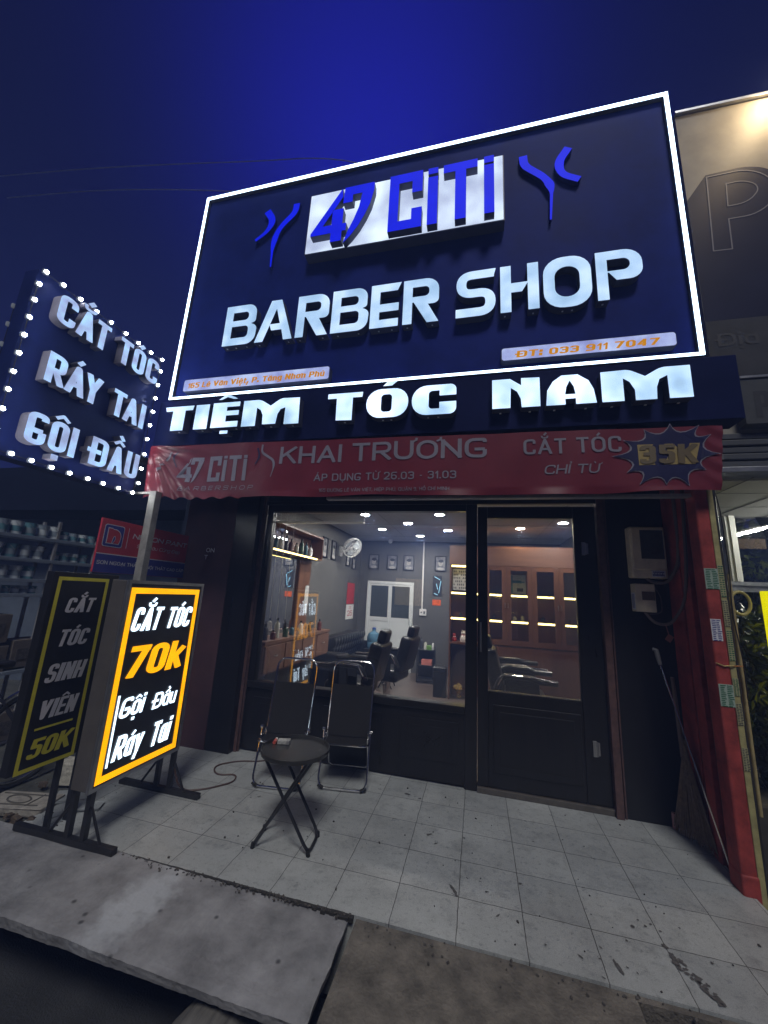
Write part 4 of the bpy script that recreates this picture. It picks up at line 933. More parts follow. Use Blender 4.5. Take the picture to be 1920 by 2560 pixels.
MB().box(-2.40,-2.385,3.74,5.16,1.945,2.26).box(-2.40,-2.20,3.74,5.16,1.92,1.945).box(-2.40,-2.20,3.74,5.16,2.235,2.26).box(-2.40,-2.2,5.14,5.16,1.945,2.235).box(-2.40,-2.2,3.74,3.76,1.945,2.235).build('carcass', walnut, sh)
MB().box(-2.197,-2.180,3.76,4.95,1.918,1.936,.004).build('light_strip', strip_warm, sh)
bcol = [(.05,.12,.16),(.6,.6,.62),(.05,.05,.06),(.14,.05,.04),(.5,.5,.45),(.04,.08,.05)]
def bottle(x, y, z, h, r, ci, label, pump=False):
    t = thing('bottle', label, 'bottle', (x,y,z), 'bottles and jars in the shop')
    MB().lathe([(.002,0),(r,0),(r,h*.66),(r*.8,h*.74),(r*.35,h*.8),(r*.35,h*.88),(.002,h*.88)], (x,y,z), 14).build('body', mat('bottle%d' % (ci % 6), bcol[ci % 6], .25), t, True)
    c = MB().lathe([(.002,h*.86),(r*.42,h*.86),(r*.42,h),(.002,h)], (x,y,z), 12)
    if pump: c.tube([(x,y,z+h),(x,y,z+h*1.12),(x+r*1.2,y,z+h*1.1)], r*.14, 6)
    c.build('cap', black_plastic, t, True)
for k, y in enumerate((3.95,4.07,4.2,4.33,4.48,4.62,4.76,4.9)):
    bottle(-2.28, y, 1.945, .15+.07*((k*7) % 4)/3, .028+.006*(k % 2), k, ['tall teal bottle at the near end of the wall shelf','white bottle second along the wall shelf','black bottle third along the wall shelf','brown bottle in the middle left of the wall shelf','cream bottle in the middle right of the wall shelf','dark green bottle past the middle of the wall shelf','second teal bottle towards the wood panel on the shelf','white bottle at the far end of the wall shelf'][k])
for k, (y, h) in enumerate(((3.80,.17),(3.92,.10),(4.05,.22),(4.2,.13),(4.42,.11),(4.6,.16),(4.95,.12),(5.2,.15))):
    bottle(-2.2+.03*(k % 2), y, .955, h, .03, k+2, ['black jar at the near end of the walnut counter','brown jar second on the walnut counter','tall cream bottle on the walnut counter','green jar on the walnut counter by the mirror','teal jar halfway along the walnut counter','white bottle past the middle of the walnut counter','black jar below the wood panel on the counter','brown bottle at the far end of the walnut counter'][k], k % 3 == 0)
solo('price_list', MB().box(-2.389,-2.387,3.74,4.02,1.06,1.42), mat('list_paper', (.62,.63,.60), .6, noise=.3, nscale=50, stretch=(1,.2,1)), 'white paper price list taped to the wall mirror', 'notice')
solo('notice', MB().box(-2.358,-2.356,5.02,5.14,1.18,1.56), mat('list_paper2', (.55,.56,.56), .6, noise=.15, nscale=40), 'white strip notice hanging on the walnut panel', 'notice')
# venetian blind pulled up behind the window
vb = thing('venetian_blind', 'white venetian blind pulled up at the top left of the window', 'blind', (-1.6,3.64,2.2))
MB().box(-2.10,-1.12,3.60,3.66,2.305,2.335).build('head_rail', white_plastic, vb)
for k in range(6): MB().obox((-1.61,3.63,2.292-k*.013),(.98,.05,.003),Matrix.Rotation(.25,3,'X')).build('slat', white_plastic, vb)
MB().box(-2.10,-1.12,3.605,3.655,2.19,2.212,.004).build('bottom_rail', white_plastic, vb)
cd = MB()
for x in (-2.05,-1.97,-1.88): cd.tube([(x,3.60,2.3),(x-.01,3.602,1.75),(x,3.60,1.2)], .0022, 5)
cd.build('cord', white_plastic, vb)
# pictures
ph = mat('portrait_print', (.32,.33,.35), .35, col2=(.05,.05,.055), nscale=9)
pface = mat('portrait_face', (.42,.41,.40), .5, noise=.25, nscale=30)
phair = mat('portrait_hair', (.02,.02,.02), .5)
def picture(label, c, w, h, ax):
    t = thing('framed_picture', label, 'picture', c, 'framed portraits on the grey walls')
    m = (lambda u, v, d: (c[0]+u, c[1]-d, c[2]+v)) if ax == 'Y' else (lambda u, v, d: (c[0]+d, c[1]+u, c[2]+v))
    rg = ring(-w/2,w/2,-h/2,h/2,.018); MB().tris2d(rg, m, .018).shell2d(rg, m, 0, .018).build('frame', black_plastic, t)
    p = MB().tris2d(cdt([ccw(rect(-w/2+.016,w/2-.016,-h/2+.016,h/2-.016))]), m, .006).build('print', ph, t)
    el = lambda cx, cy, rx, ry: cdt([ccw([(cx+rx*math.cos(k*.4189), cy+ry*math.sin(k*.4189)) for k in range(15)])])
    MB().tris2d(el(0,.01,w*.20,h*.2), m, .008).tris2d(el(0,-h*.42,w*.36,h*.16) if False else el(0,-h*.33,w*.30,h*.10), m, .0075).build('portrait', pface, p)
    MB().tris2d(el(.005,h*.17,w*.23,h*.10), m, .0095).build('portrait_hair', phair, p)
for c, lab in (((-2.11,7.698,2.155),'framed grey portrait of a haircut, leftmost above the white back door'),((-1.715,7.698,2.155),'framed portrait of a man with cropped hair, middle one above the back door'),((-1.365,7.698,2.155),'framed dark portrait, right one above the back door'),((-.715,7.698,2.16),'framed bright portrait beside the wooden cabinet')): picture(lab, c, .225, .31, 'Y')
for c, lab in (((-2.398,5.68,2.19),'framed picture on the left wall nearest the walnut shelf'),((-2.398,6.08,2.19),'framed picture on the left wall next to the fan'),((-2.398,6.85,2.15),'framed picture on the left wall hidden behind the fan'),((-2.398,7.22,2.12),'framed picture on the left wall nearest the back corner')): picture(lab, c, .21, .33, 'X')
# wall fan
fan = thing('wall_fan', 'white wall fan tilted down on the left wall', 'fan', (-2.4,6.4,2.2))
MB().box(-2.40,-2.36,6.33,6.45,2.12,2.30,.01).build('mount', white_plastic, fan); MB().tube([(-2.37,6.39,2.22),(-2.26,6.36,2.22),(-2.2,6.34,2.30)], .022, 10).build('arm', white_plastic, fan, True)
fm = Matrix.Translation((-2.13,6.28,2.27)) @ Vector((.62,-.42,-.42)).to_track_quat('Z','Y').to_matrix().to_4x4()
def fmb(f): 
    b = MB(); f(b); b.bm.transform(fm); return b
fmb(lambda b: b.lathe([(.002,-.17),(.05,-.165),(.06,-.11),(.055,-.05),(.002,-.045)], n=18)).build('motor', white_plastic, fan, True)
def cage(b):
    for r, z in ((.175,0),(.17,.03),(.168,-.035),(.11,.05),(.06,.055),(.11,-.05)): b.tube([(r*math.cos(a*math.pi/16), r*math.sin(a*math.pi/16), z) for a in range(32)], .003 if r < .17 else .005, 5, closed=True)
    for a in range(28):
        t = a*math.pi/14; b.tube([(.02*math.cos(t),.02*math.sin(t),.056),(.11*math.cos(t),.11*math.sin(t),.05),(.17*math.cos(t),.17*math.sin(t),.03),(.175*math.cos(t),.175*math.sin(t),0),(.168*math.cos(t),.168*math.sin(t),-.035),(.06*math.cos(t),.06*math.sin(t),-.05)], .0014, 4)
fmb(cage).build('guard', white_plastic, fan)
def blades(b):
    for k in range(3):
        a0 = k*2.094; b.grid(lambda u, v: ((.02+.13*u)*math.cos(a0+1.2*v), (.02+.13*u)*math.sin(a0+1.2*v), .02-.04*v), 6, 6)
fmb(blades).build('blade', mat('fan_blade', (.30,.33,.36), .4), fan)
# back door
bd = thing('back_door', 'white framed two leaf door with dark glass tops in the back wall', 'door', (-1.72,7.68,.05))
wd = mat('white_door', (.66,.69,.68), .4, noise=.05, nscale=6)
MB().box(-2.20,-2.16,7.64,7.70,.05,1.76).box(-1.28,-1.24,7.64,7.70,.05,1.76).box(-2.16,-1.28,7.64,7.70,1.71,1.76).build('frame', wd, bd)
for x0, x1 in ((-2.158,-1.722),(-1.718,-1.282)):
    lf = MB().box(x0,x0+.035,7.655,7.69,.06,1.705).box(x1-.035,x1,7.655,7.69,.06,1.705).box(x0+.035,x1-.035,7.655,7.69,1.67,1.705).box(x0+.035,x1-.035,7.655,7.69,.98,1.05).box(x0+.035,x1-.035,7.655,7.69,.06,.12).box(x0+.035,x1-.035,7.665,7.68,.12,.98).build('leaf', wd, bd)
    MB().box(x0+.035,x1-.035,7.668,7.676,1.05,1.67).build('glass', mat('dark_glass', (.045,.055,.055), .08), lf)
MB().box(-1.31,-1.30,7.63,7.655,.92,1.06).build('handle', brushed_steel, bd)
cn = thing('wall_socket', 'white socket box at the end of a white conduit on the back wall', 'socket', (-1.04,7.68,1.13))
MB().box(-1.075,-1.05,7.675,7.70,1.25,2.60).build('conduit', white_plastic, cn); f = MB().box(-1.11,-.975,7.665,7.70,1.13,1.255,.006).build('plate', white_plastic, cn)
MB().box(-1.085,-1.06,7.662,7.6655,1.175,1.205).box(-1.03,-1.0,7.662,7.6655,1.165,1.215).build('switch', print_dark, f)
solo('wall_calendar', MB().box(-2.398,-2.392,6.95,7.38,1.28,1.68), mat('calendar_red', (.42,.03,.04), .5, noise=.35, nscale=24), 'red printed calendar top on the left wall near the back corner', 'calendar')
tc = thing('tear_off_calendar', 'white tear-off calendar with red numerals below the red print', 'calendar', (-2.39,7.15,1.0))
pg = MB().box(-2.398,-2.390,6.95,7.38,1.0,1.27).build('page', paper_white, tc); q = MB(); text_mesh(q, '26', 7.02,7.30,1.06,1.16, onX(-2.388), 0, .2); text_mesh(q, '03', 7.08,7.22,1.19,1.235, onX(-2.388), 0, .2); q.build('numerals', mat('calendar_ink', (.5,.04,.05), .5), pg)
ng = thing('neon_sign', 'small angled blue-white neon outline on the grey back wall', 'neon sign', (-.76,7.68,1.54))
nm = emit('neon_blue', (.35,.72,1.0), 1.2)
for p in ([(-.83,7.67,1.90),(-.72,7.67,1.84)],[(-.70,7.67,1.82),(-.74,7.67,1.58)],[(-.76,7.67,1.545),(-.83,7.67,1.57)],[(-.79,7.67,1.76),(-.76,7.67,1.65)]): MB().tube(p, .007, 6).build('neon_tube', nm, ng)
MB().box(-.86,-.68,7.68,7.695,1.53,1.92).build('backing', black_plastic, ng)
solo('wall_notice', MB().box(-.86,-.70,7.685,7.698,1.34,1.45), emit('notice_orange', (1.0,.16,.04), .45, .4, 40), 'little glowing orange notice on the back wall below the neon outline', 'sign')
solo('security_camera', MB().lathe([(.002,0),(.045,0),(.045,-.03),(.035,-.07),(.002,-.085)], (-1.72,7.45,2.60), 16), white_plastic, 'small white dome camera on the ceiling at the back', 'camera', smooth=True)
# sofa, jug, small tables, trolley, stool
sf = thing('sofa', 'black tufted leather sofa along the left wall', 'sofa', (-2.12,6.5,.05))
MB().box(-2.38,-1.80,5.72,7.25,.13,.42,.05,3).build('seat', black_leather, sf, True)
MB().grid(lambda u, v: (-2.20+.10*math.sin(math.pi*v*.5)+.022*abs(math.sin(u*40))*abs(math.sin(v*9+.6)), 5.66+1.65*u, .42+.38*v), 120, 24).box(-2.385,-2.2,5.66,7.31,.1,.80,.03).build('backrest', black_leather, sf, True)
for y in (5.62,7.31): MB().box(-2.38,-1.82,y-.07,y+.07,.08,.62,.06,4).build('armrest', black_leather, sf, True)
for x in (-2.33,-1.86):
    for y in (5.72,7.2): MB().box(x-.025,x+.025,y-.025,y+.025,.05,.14).build('leg', black_plastic, sf)
jg = thing('water_jug', 'blue water jug standing before the white back door', 'water jug', (-1.89,7.2,.52))
MB().lathe([(.002,0),(.115,0),(.125,.02),(.125,.10),(.117,.12),(.125,.14),(.125,.21),(.10,.27),(.035,.31),(.032,.36),(.002,.36)], (-1.89,7.2,.50), 24).build('bottle', mat('jug_blue', (.10,.22,.32), .12, spec=.8), jg, True)
MB().lathe([(.002,.345),(.036,.345),(.036,.375),(.002,.375)], (-1.89,7.2,.50), 14).build('cap', mat('cap_blue', (.04,.10,.35), .4), jg)
ws = thing('jug_stand', 'low black stand carrying the blue water jug', 'stand', (-1.89,7.2,.05))
MB().box(-2.04,-1.74,7.05,7.35,.46,.50,.005).build('top', black_plastic, ws)
for x in (-2.02,-1.76):
    for y in (7.07,7.33): MB().box(x-.015,x+.015,y-.015,y+.015,.05,.46).build('leg', black_plastic, ws)
it = thing('side_table', 'small folding side table with pale top near the back door', 'table', (-1.4,6.35,.05))
MB().box(-1.54,-1.28,6.2,6.5,.475,.495,.004).build('top', mat('table_pale', (.42,.46,.45), .3), it)
for y in (6.22,6.48):
    MB().tube([(-1.53,y,.47),(-1.30,y,.055)], .011, 8).build('leg', black_metal, it); MB().tube([(-1.29,y,.47),(-1.52,y,.055)], .011, 8).build('leg', black_metal, it)
tr = thing('trolley', 'black two shelf trolley against the back wall beside the cabinet', 'trolley', (-.87,7.02,.05))
for z in (.10,.33,.585): MB().box(-1.02,-.72,6.9,7.15,z-.012,z+.012,.003).build('shelf', black_plastic, tr)
for x in (-1.01,-.73):
    for y in (6.91,7.14): MB().box(x-.012,x+.012,y-.012,y+.012,.06,.60).build('post', black_plastic, tr)
MB().box(-1.02,-.72,7.14,7.15,.1,.58).build('rear_panel', black_plastic, tr)
bottle(-.96,6.98,.597,.19,.03,2,'black pump bottle on the black trolley',True); bottle(-.88,6.96,.597,.15,.026,4,'cream pump bottle on the black trolley',True); bottle(-.75,6.97,.597,.14,.022,1,'white bottle at the right end of the black trolley')
solo('carton', MB().box(-.855,-.77,6.92,7.02,.597,.66,.002), mat('carton_green', (.14,.30,.06), .5, noise=.2, nscale=40), 'green carton between the bottles on the black trolley', 'box')
solo('carton', MB().box(-.94,-.76,6.93,7.06,.342,.43,.002), mat('carton_pink', (.62,.20,.16), .5, noise=.1, nscale=20), 'salmon pink box on the lower shelf of the trolley', 'box')
sx = thing('stool', 'black box stool beside the end of the wooden cabinet', 'stool', (-.54,6.2,.05))
MB().box(-.64,-.45,6.08,6.30,.05,.40,.008).build('body', black_leather, sx); MB().box(-.645,-.445,6.075,6.305,.40,.475,.02,3).build('cushion', black_leather, sx, True)
# barber chairs
def barber_chair(label):
    c = thing('barber_chair', label, 'barber chair', local=True, group='black leather barber chairs')
    MB().lathe([(.002,0),(.30,0),(.30,.018),(.22,.035),(.05,.05),(.05,.33),(.002,.33)], n=32).build('base', chrome, c, True)
    MB().box(-.24,.26,-.25,.25,.33,.50,.05,4).build('seat', black_leather, c, True)
    ry = Matrix.Rotation(-.22, 3, 'Y')
    MB().obox((-.29,0,.72),(.15,.48,.50),ry,.05,4).build('backrest', black_leather, c, True)
    MB().obox((-.365,0,1.03),(.10,.26,.17),ry,.04,4).build('headrest', black_leather, c, True)
    MB().obox((-.34,0,.94),(.03,.08,.12),ry,.005).build('headrest_post', chrome, c)
    for s in (-1,1):
        a = MB().tube([tuple(v) for v in fillet([((-.26,s*.29,.55),0),((-.20,s*.29,.70),.08),((.12,s*.29,.70),.04),((.17,s*.29,.67),.03),((.36,s*.29,.67),0)], 5)], .032, 10).build('armrest', black_leather, c, True)
        MB().box(-.16,.18,s*.29-.018,s*.29+.018,.36,.68,.012).build('side_panel', black_leather, a)
        MB().tube([(-.24,s*.325,.60),(-.18,s*.325,.715),(.12,s*.325,.715),(.34,s*.325,.69)], .008, 8).build('arm_trim', chrome, a, True)
    MB().tube([(.22,-.17,.38),(.48,-.17,.16),(.48,.17,.16),(.22,.17,.38)], .014, 8).box(.40,.52,-.2,.2,.14,.165,.008).build('footrest', chrome, c, True)
    return c
k0 = barber_chair('black leather barber chair nearest the glass door, facing right'); k0.location = (.48,4.85,.05); k0.rotation_euler = (0,0,R(-4)); k0.scale = (1,1,.94)
for loc, rz, lab in (((.46,5.55,.05),3,'black leather barber chair just in front of the cabinet doors, facing right'),((-1.42,4.55,.05),176,'black leather barber chair nearest the window on the left side'),((-1.22,5.5,.05),170,'black leather barber chair further back on the left, before the side table')):
    q = copy_tree(k0); q.location = loc; q.rotation_euler = (0,0,R(rz)); q['label'] = lab; q['group'] = 'black leather barber chairs'
# cabinet
cbn = thing('display_cabinet', 'tall walnut display cabinet with glass doors and glowing yellow shelf strips', 'cabinet', (.5,6.2,.05))
ca = MB(); ca.box(-.42,1.50,6.36,6.40,.05,2.32).box(-.42,1.50,6.06,6.36,2.29,2.32).box(-.42,-.395,6.06,6.36,.05,2.29).box(1.475,1.50,6.06,6.36,.05,2.29)
ca.box(.10,.15,6.05,6.36,.05,2.01).box(-.395,.10,6.06,6.36,.83,.86).build('carcass', walnut, cbn)
MB().box(-.42,1.50,6.04,6.06,2.015,2.29,.003).build('cornice_panel', walnut_h, cbn)
MB().box(.15,1.475,6.045,6.36,.05,.85,.002).build('base_panel', walnut, cbn); MB().box(.15,1.475,6.042,6.0445,.852,.858).build('base_joint', print_dark, cbn)
for z in (1.585,1.205): MB().box(-.395,.10,6.09,6.36,z-.01,z+.01).box(.15,1.475,6.10,6.36,z-.01,z+.01).build('shelf', walnut, cbn)
for x0, x1 in ((.152,.425),(.427,.79),(.792,1.155),(1.157,1.473)):
    a0, a1 = (x0+.002 if x0 < .2 else x0+.065, x1-.065 if x1 < 1.4 else x1-.045)
    if x0 < .2: a0 = x0+.03
    dq = MB().box(x0,a0,6.04,6.06,.87,2.01,.002).box(a1,x1,6.04,6.06,.87,2.01,.002).box(a0,a1,6.04,6.06,1.95,2.01).box(a0,a1,6.04,6.06,.87,.945).build('door', walnut, cbn)
    MB().box(a0,a1,6.049,6.053,.945,1.95).build('pane', glass_clear, dq)
    hx = x1-.02 if x0 in (.152,.792) else x0+.02
    MB().tube([(hx,6.038,1.40),(hx,6.02,1.41),(hx,6.02,1.46),(hx,6.038,1.47)], .005, 6).build('handle', brushed_steel, dq, True)
for z, xs in ((1.578,((-.39,.09),(.16,.36),(.49,.725),(.855,1.09),(1.22,1.44))),(1.198,((-.39,.09),(.16,.36),(.49,.725),(.855,1.09),(1.22,1.44))),(1.995,((-.39,-.0),))):
    for x0, x1 in xs: MB().box(x0,x1,6.075,6.092,z-.012,z+.014,.005).build('light_strip', strip_warm, cbn)
hc = thing('hair_chart', 'white chart with rows of little dark heads in the open end of the cabinet', 'chart', (-.28,6.3,1.64))
pg = MB().box(-.385,-.165,6.28,6.286,1.63,1.96).build('sheet', paper_white, hc); q = MB()
for r_ in range(6):
    for c_ in range(7):
        if (r_*7+c_*3) % 5 != 1: q.obox((-.362+c_*.029, 6.2785, 1.925-r_*.052),(.014,.001,.028),None,0)
q.build('heads', print_dark, pg)
db = thing('dryer_box', 'pale product box showing a teal hair dryer behind the second cabinet door', 'box', (.6,6.25,1.6))
p_ = MB().box(.495,.72,6.2,6.34,1.596,1.90).build('carton', mat('box_pale', (.42,.46,.45), .5), db)
MB().box(.505,.53,6.197,6.1995,1.63,1.89).box(.53,.66,6.197,6.1995,1.775,1.815).box(.66,.70,6.197,6.1995,1.785,1.80).build('picture', mat('teal_print', (.02,.18,.26), .5), p_)
MB().box(.59,.68,6.196,6.1995,1.65,1.70).build('caption', print_dark, p_)
random.seed(11)
for k, (x, z) in enumerate(((.55,1.215),(.66,1.215),(.25,1.215),(1.33,1.215),(.95,1.215),(-.25,1.215),(-.08,1.215))):
    labs = ['white jar on the lower lit shelf behind the second cabinet door','small grey clipper beside the white jar on the lit cabinet shelf','dark tin on the lower lit shelf at the left cabinet door','red and white jar on the lower lit shelf at the right cabinet door','black tin on the lower lit shelf behind the third cabinet door','black hair clipper bundle in the open end of the cabinet','second dark tin in the open end of the cabinet']
    bottle(x, 6.2, z, .07+.03*random.random(), .022+.012*random.random(), [1,4,2,3,2,2,2][k], labs[k])
def figure_cat(label, x, y, z, s, m, m2):
    t = thing('figurine', label, 'figurine', (x,y,z), 'ornaments in the open end of the cabinet')
    MB().lathe([(.002,0),(.05*s,0),(.058*s,.03*s),(.045*s,.08*s),(.03*s,.10*s),(.002,.10*s)], (x,y,z), 16).build('body', m, t, True)
    h_ = MB().lathe([(.002,.09*s),(.03*s,.10*s),(.038*s,.125*s),(.028*s,.155*s),(.002,.162*s)], (x,y,z), 16)
    for q_ in (-1,1): h_.tube([(x+q_*.02*s,y,z+.145*s),(x+q_*.028*s,y,z+.18*s)], [.012*s,.001], 6)
    h_.build('head', m, t, True); MB().tube([(x+.03*s*math.cos(k*.52),y+.03*s*math.sin(k*.52),z+.097*s) for k in range(12)], .006*s, 5, closed=True).build('collar', m2, t)
cw = mat('ceramic_white', (.62,.55,.50), .25); crd = mat('ceramic_red', (.40,.04,.03), .3); gold = mat('gold', (.75,.50,.12), .25, metal=1.0)
figure_cat('white figurine with red collar on the wooden ledge in the cabinet end', -.20,6.16,.86,1.0,cw,crd); figure_cat('small reddish figurine at the left of the wooden ledge', -.34,6.15,.86,.7,crd,cw); figure_cat('red figurine with pale collar by the door mullion', -.07,6.15,.86,.95,crd,cw)
gd = thing('offering_dish', 'gold footed dish with offerings on the floor of the cabinet end', 'dish', (-.27,6.2,.05))
MB().lathe([(.002,.05),(.05,.05),(.03,.08),(.03,.11),(.09,.15),(.10,.165),(.002,.155)], (-.27,6.2,.02), 24).build('dish', gold, gd, True)
for k in range(6): MB().lathe([(.002,0),(.022,.008),(.03,.03),(.02,.052),(.002,.058)], (-.27+.05*math.cos(k*1.05)*(k > 0),6.2+.05*math.sin(k*1.05)*(k > 0),.17+(.03 if k == 0 else 0)), 10).build('fruit', mat('fruit_yellow', (.45,.30,.08), .4), gd, True)
solo('vase', MB().lathe([(.002,0),(.03,0),(.045,.06),(.03,.13),(.018,.17),(.026,.20),(.002,.20)], (-.09,6.2,.05), 18), mat('vase_cream', (.45,.38,.28), .3), 'cream vase beside the gold dish in the cabinet end', 'vase', smooth=True)

# ================================================================ paint shop at the left
ps = thing('paint_shop', 'dim open fronted paint shop to the left of the barber shop', 'building', (-5,4.6,-.05))
pw = mat('paint_shop_wall', (.13,.16,.21), .7, noise=.2, nscale=3)
MB().box(-9,-3.07,4.6,4.8,-.1,3.0).build('rear_wall', pw, ps); MB().box(-9,-3.07,3.9,4.6,2.40,3.05).build('header', mat('header_dark', (.010,.013,.03), .6, spec=.1, noise=.2, nscale=3), ps)
MB().box(-9.2,-9,1.8,4.8,-.1,3.0).build('side_wall', pw, ps); MB().box(-3.10,-3.062,3.4,4.6,-.1,2.9).build('party_wall', pw, ps)
rk = thing('paint_rack', 'long dark metal rack of paint tins along the open paint shop', 'rack', (-4.32,2.6,-.05))
for y, zt in ((1.80,2.05),(2.96,2.05),(3.38,1.9)):
    for x in (-4.43,-4.215): MB().box(x-.012,x+.012,y-.012,y+.012,-.05,zt).build('post', alu_paint, rk)
for z, y1 in ((1.87,3.38),(1.655,3.38),(1.46,2.96),(1.32,2.96),(.62,3.38)): MB().box(-4.44,-4.2,1.8,y1,z-.032,z,.002).build('shelf', mat('shelf_grey', (.27,.32,.40), .5, noise=.15, nscale=9), rk)
tinm = [mat('tin_white', (.60,.66,.70), .3), mat('tin_teal', (.12,.27,.33), .3), mat('tin_grey', (.26,.32,.38), .3)]
def paint_tin(x, y, z, r, h, k, lab):
    t = thing('paint_tin', lab, 'paint tin', (x,y,z), 'paint tins on the rack')
    MB().lathe([(.002,0),(r,0),(r,h*.95),(r*1.05,h*.97),(r*1.05,h),(.002,h)], (x,y,z), 16).build('can', tinm[k % 3], t, True)
    MB().lathe([(r*1.012,h*.2),(r*1.012,h*.62)], (x,y,z), 16).build('label_band', tinm[(k+1+(k//3) % 2) % 3], t, True)
    MB().tube([(x+r*1.03,y-r*.8,z+h*.85),(x+r*1.25,y,z+h*.55),(x+r*1.03,y+r*.8,z+h*.85)], .003, 5).build('bail', brushed_steel, t)
lab_ = {0:'paint tin on the top shelf of the dim rack', 1:'paint tin on the second shelf of the dim rack', 2:'paint tin on the third shelf of the dim rack', 3:'paint tin on the lowest filled shelf of the dim rack'}
for row, (z, y1, r, h) in enumerate(((1.87,3.0,.047,.125),(1.655,2.95,.047,.125),(1.46,2.9,.045,.12),(1.32,2.9,.03,.075))):
    y = 1.92; k = 0
    while y < y1: paint_tin(-4.26, y, z, r, h, k+row, lab_[row]); y += r*2.45; k += 1
    if row < 2:
        y = y1+.05
        while y < 3.36: paint_tin(-4.26, y, z, .04, .09, k+row, 'small '+lab_[row].replace('shelf', 'shelf near the rack end')); y += .10; k += 1
bx = mat('carton_brown', (.16,.135,.115), .7, noise=.25, nscale=15); random.seed(3)
for k, (y, z, l) in enumerate(((2.62,-.05,'brown carton at the floor under the paint rack'),(2.60,.22,'worn brown carton second up below the paint rack'),(2.64,.60,'pale brown carton on the low shelf of the paint rack'),(2.61,.88,'brown carton with dark print topmost of its stack below the tins'),(2.92,.0,'dark brown carton on the floor right of the stacked cartons'),(2.93,.64,'grey brown carton right of the stack on the low shelf'),(2.28,.64,'brown carton at the left on the low shelf of the paint rack'))):
    t = thing('cardboard_box', l, 'box', (-4.3,y,z), 'cartons under the paint tins')
    MB().box(-4.42,-4.21,y-.13,y+.13,z,z+.25,.004).build('carton', bx, t); MB().box(-4.2095,-4.2065,y-.09,y+.09,z+.07,z+.17).build('print', mat('carton_print', (.10,.09,.085), .7, noise=.6, nscale=60), t)
nb = thing('paint_banner', 'red and navy paint shop banner with boxed n logo behind the metal post', 'banner', (-3.0,2.92,1.55))
fnb = onX(-3.0); NB_R = mat('paint_banner_red', (.55,.05,.075), .45, noise=.1, nscale=8); NB_B = mat('paint_banner_navy', (.04,.05,.30), .45)
MB().box(-3.02,-3.001,2.42,3.41,1.55,1.995,.002).build('sheet', NB_R, nb)
MB().tris2d(cdt([ccw(rect(2.422,3.408,1.552,1.70))]), fnb, .0).build('lower_band', NB_B, nb)
MB().tris2d(cdt([ccw(rect(2.422,3.408,1.70,1.708)), ccw(rect(2.675,2.68,1.77,1.95))]), fnb, .001).build('rule', print_white, nb)
lg_ = MB().tris2d(shape([(2.45,1.765,.02),(2.635,1.765,.02),(2.635,1.952,.02),(2.45,1.952,.02)]), fnb, .001).build('logo', print_white, nb)
MB().tris2d(shape([(2.456,1.771,.018),(2.629,1.771,.018),(2.629,1.946,.018),(2.456,1.946,.018)]), fnb, .002).build('logo_field', NB_B, lg_)
NS = [(2.480,1.79),(2.480,1.925),(2.525,1.925),(2.525,1.918),(2.575,1.918,.05),(2.612,1.88,.04),(2.612,1.83,.03),(2.60,1.79)]
MB().tris2d(shape(NS), fnb, .003).build('logo_outline', print_white, lg_)
c_ = Vector((2.546,1.855)); MB().tris2d(shape([((p[0]-c_.x)*.90+c_.x, (p[1]-c_.y)*.90+c_.y)+tuple(p[2:]) for p in NS]), fnb, .004).build('logo_letter', NB_R, lg_)
MB().tris2d(shape([(2.528,1.79),(2.535,1.84,.02),(2.55,1.868,.02),(2.565,1.84,.02),(2.55,1.805,.02),(2.535,1.79)]), fnb, .005).build('logo_leaf', print_white, lg_)
MB().tris2d(shape([(2.533,1.797),(2.54,1.84,.02),(2.55,1.86,.015),(2.559,1.84,.02),(2.548,1.81,.02)]), fnb, .006).build('logo_leaf_fill', NB_B, lg_)
def ntxt(t, y0, y1, z0, z1, th, sh, gap):
    q = MB(); text_mesh(q, t, y0, y1, z0, z1, fnb, .002, th, sh, gap); q.build('lettering', print_white, nb)
ntxt('NIPPON PAINT', 2.725,3.385,1.865,1.91,.20,.2,.12); ntxt('Sơn Đâu Cũng Đẹp', 2.785,3.305,1.79,1.822,.13,.2,.12); ntxt('SƠN NGOẠI THẤT', 2.44,2.85,1.617,1.648,.19,0,.13); ntxt('NỘI THẤT CAO CẤP', 2.93,3.39,1.611,1.64,.19,0,.13)
q = MB(); text_mesh(q, 'ON', -2.76,-2.66,1.83,1.875, onY(3.398), 0, .18); text_mesh(q, 'T', -2.77,-2.73,1.755,1.80, onY(3.398), 0, .18); q.build('wall_lettering', print_white, shop)
# bicycle at the left edge
bk_ = thing('bicycle', 'parked bicycle showing only a wheel and mudguard at the left edge', 'bicycle', (-3.35,2.1,-.05))
for yc in (2.46,1.42):
    w_ = MB().tube([(-3.35, yc+.32*math.cos(a*math.pi/24), .29+.32*math.sin(a*math.pi/24)) for a in range(48)], .017, 8, closed=True).build('wheel', rubber, bk_, True)
    MB().tube([(-3.35, yc+.295*math.cos(a*math.pi/24), .29+.295*math.sin(a*math.pi/24)) for a in range(48)], .009, 6, closed=True).build('rim', chrome, w_, True)
    s_ = MB()
    for a in range(18): s_.tube([(-3.36+.02*(a % 2), yc, .29),(-3.35, yc+.29*math.cos(a*math.pi/9), .29+.29*math.sin(a*math.pi/9))], .0012, 4)
    s_.build('spokes', chrome, w_)
MB().tube([(-3.35, 2.46+.36*math.cos(R(a)), .29+.36*math.sin(R(a))) for a in range(20,185,8)], .012, 6).build('mudguard', chrome, bk_, True)
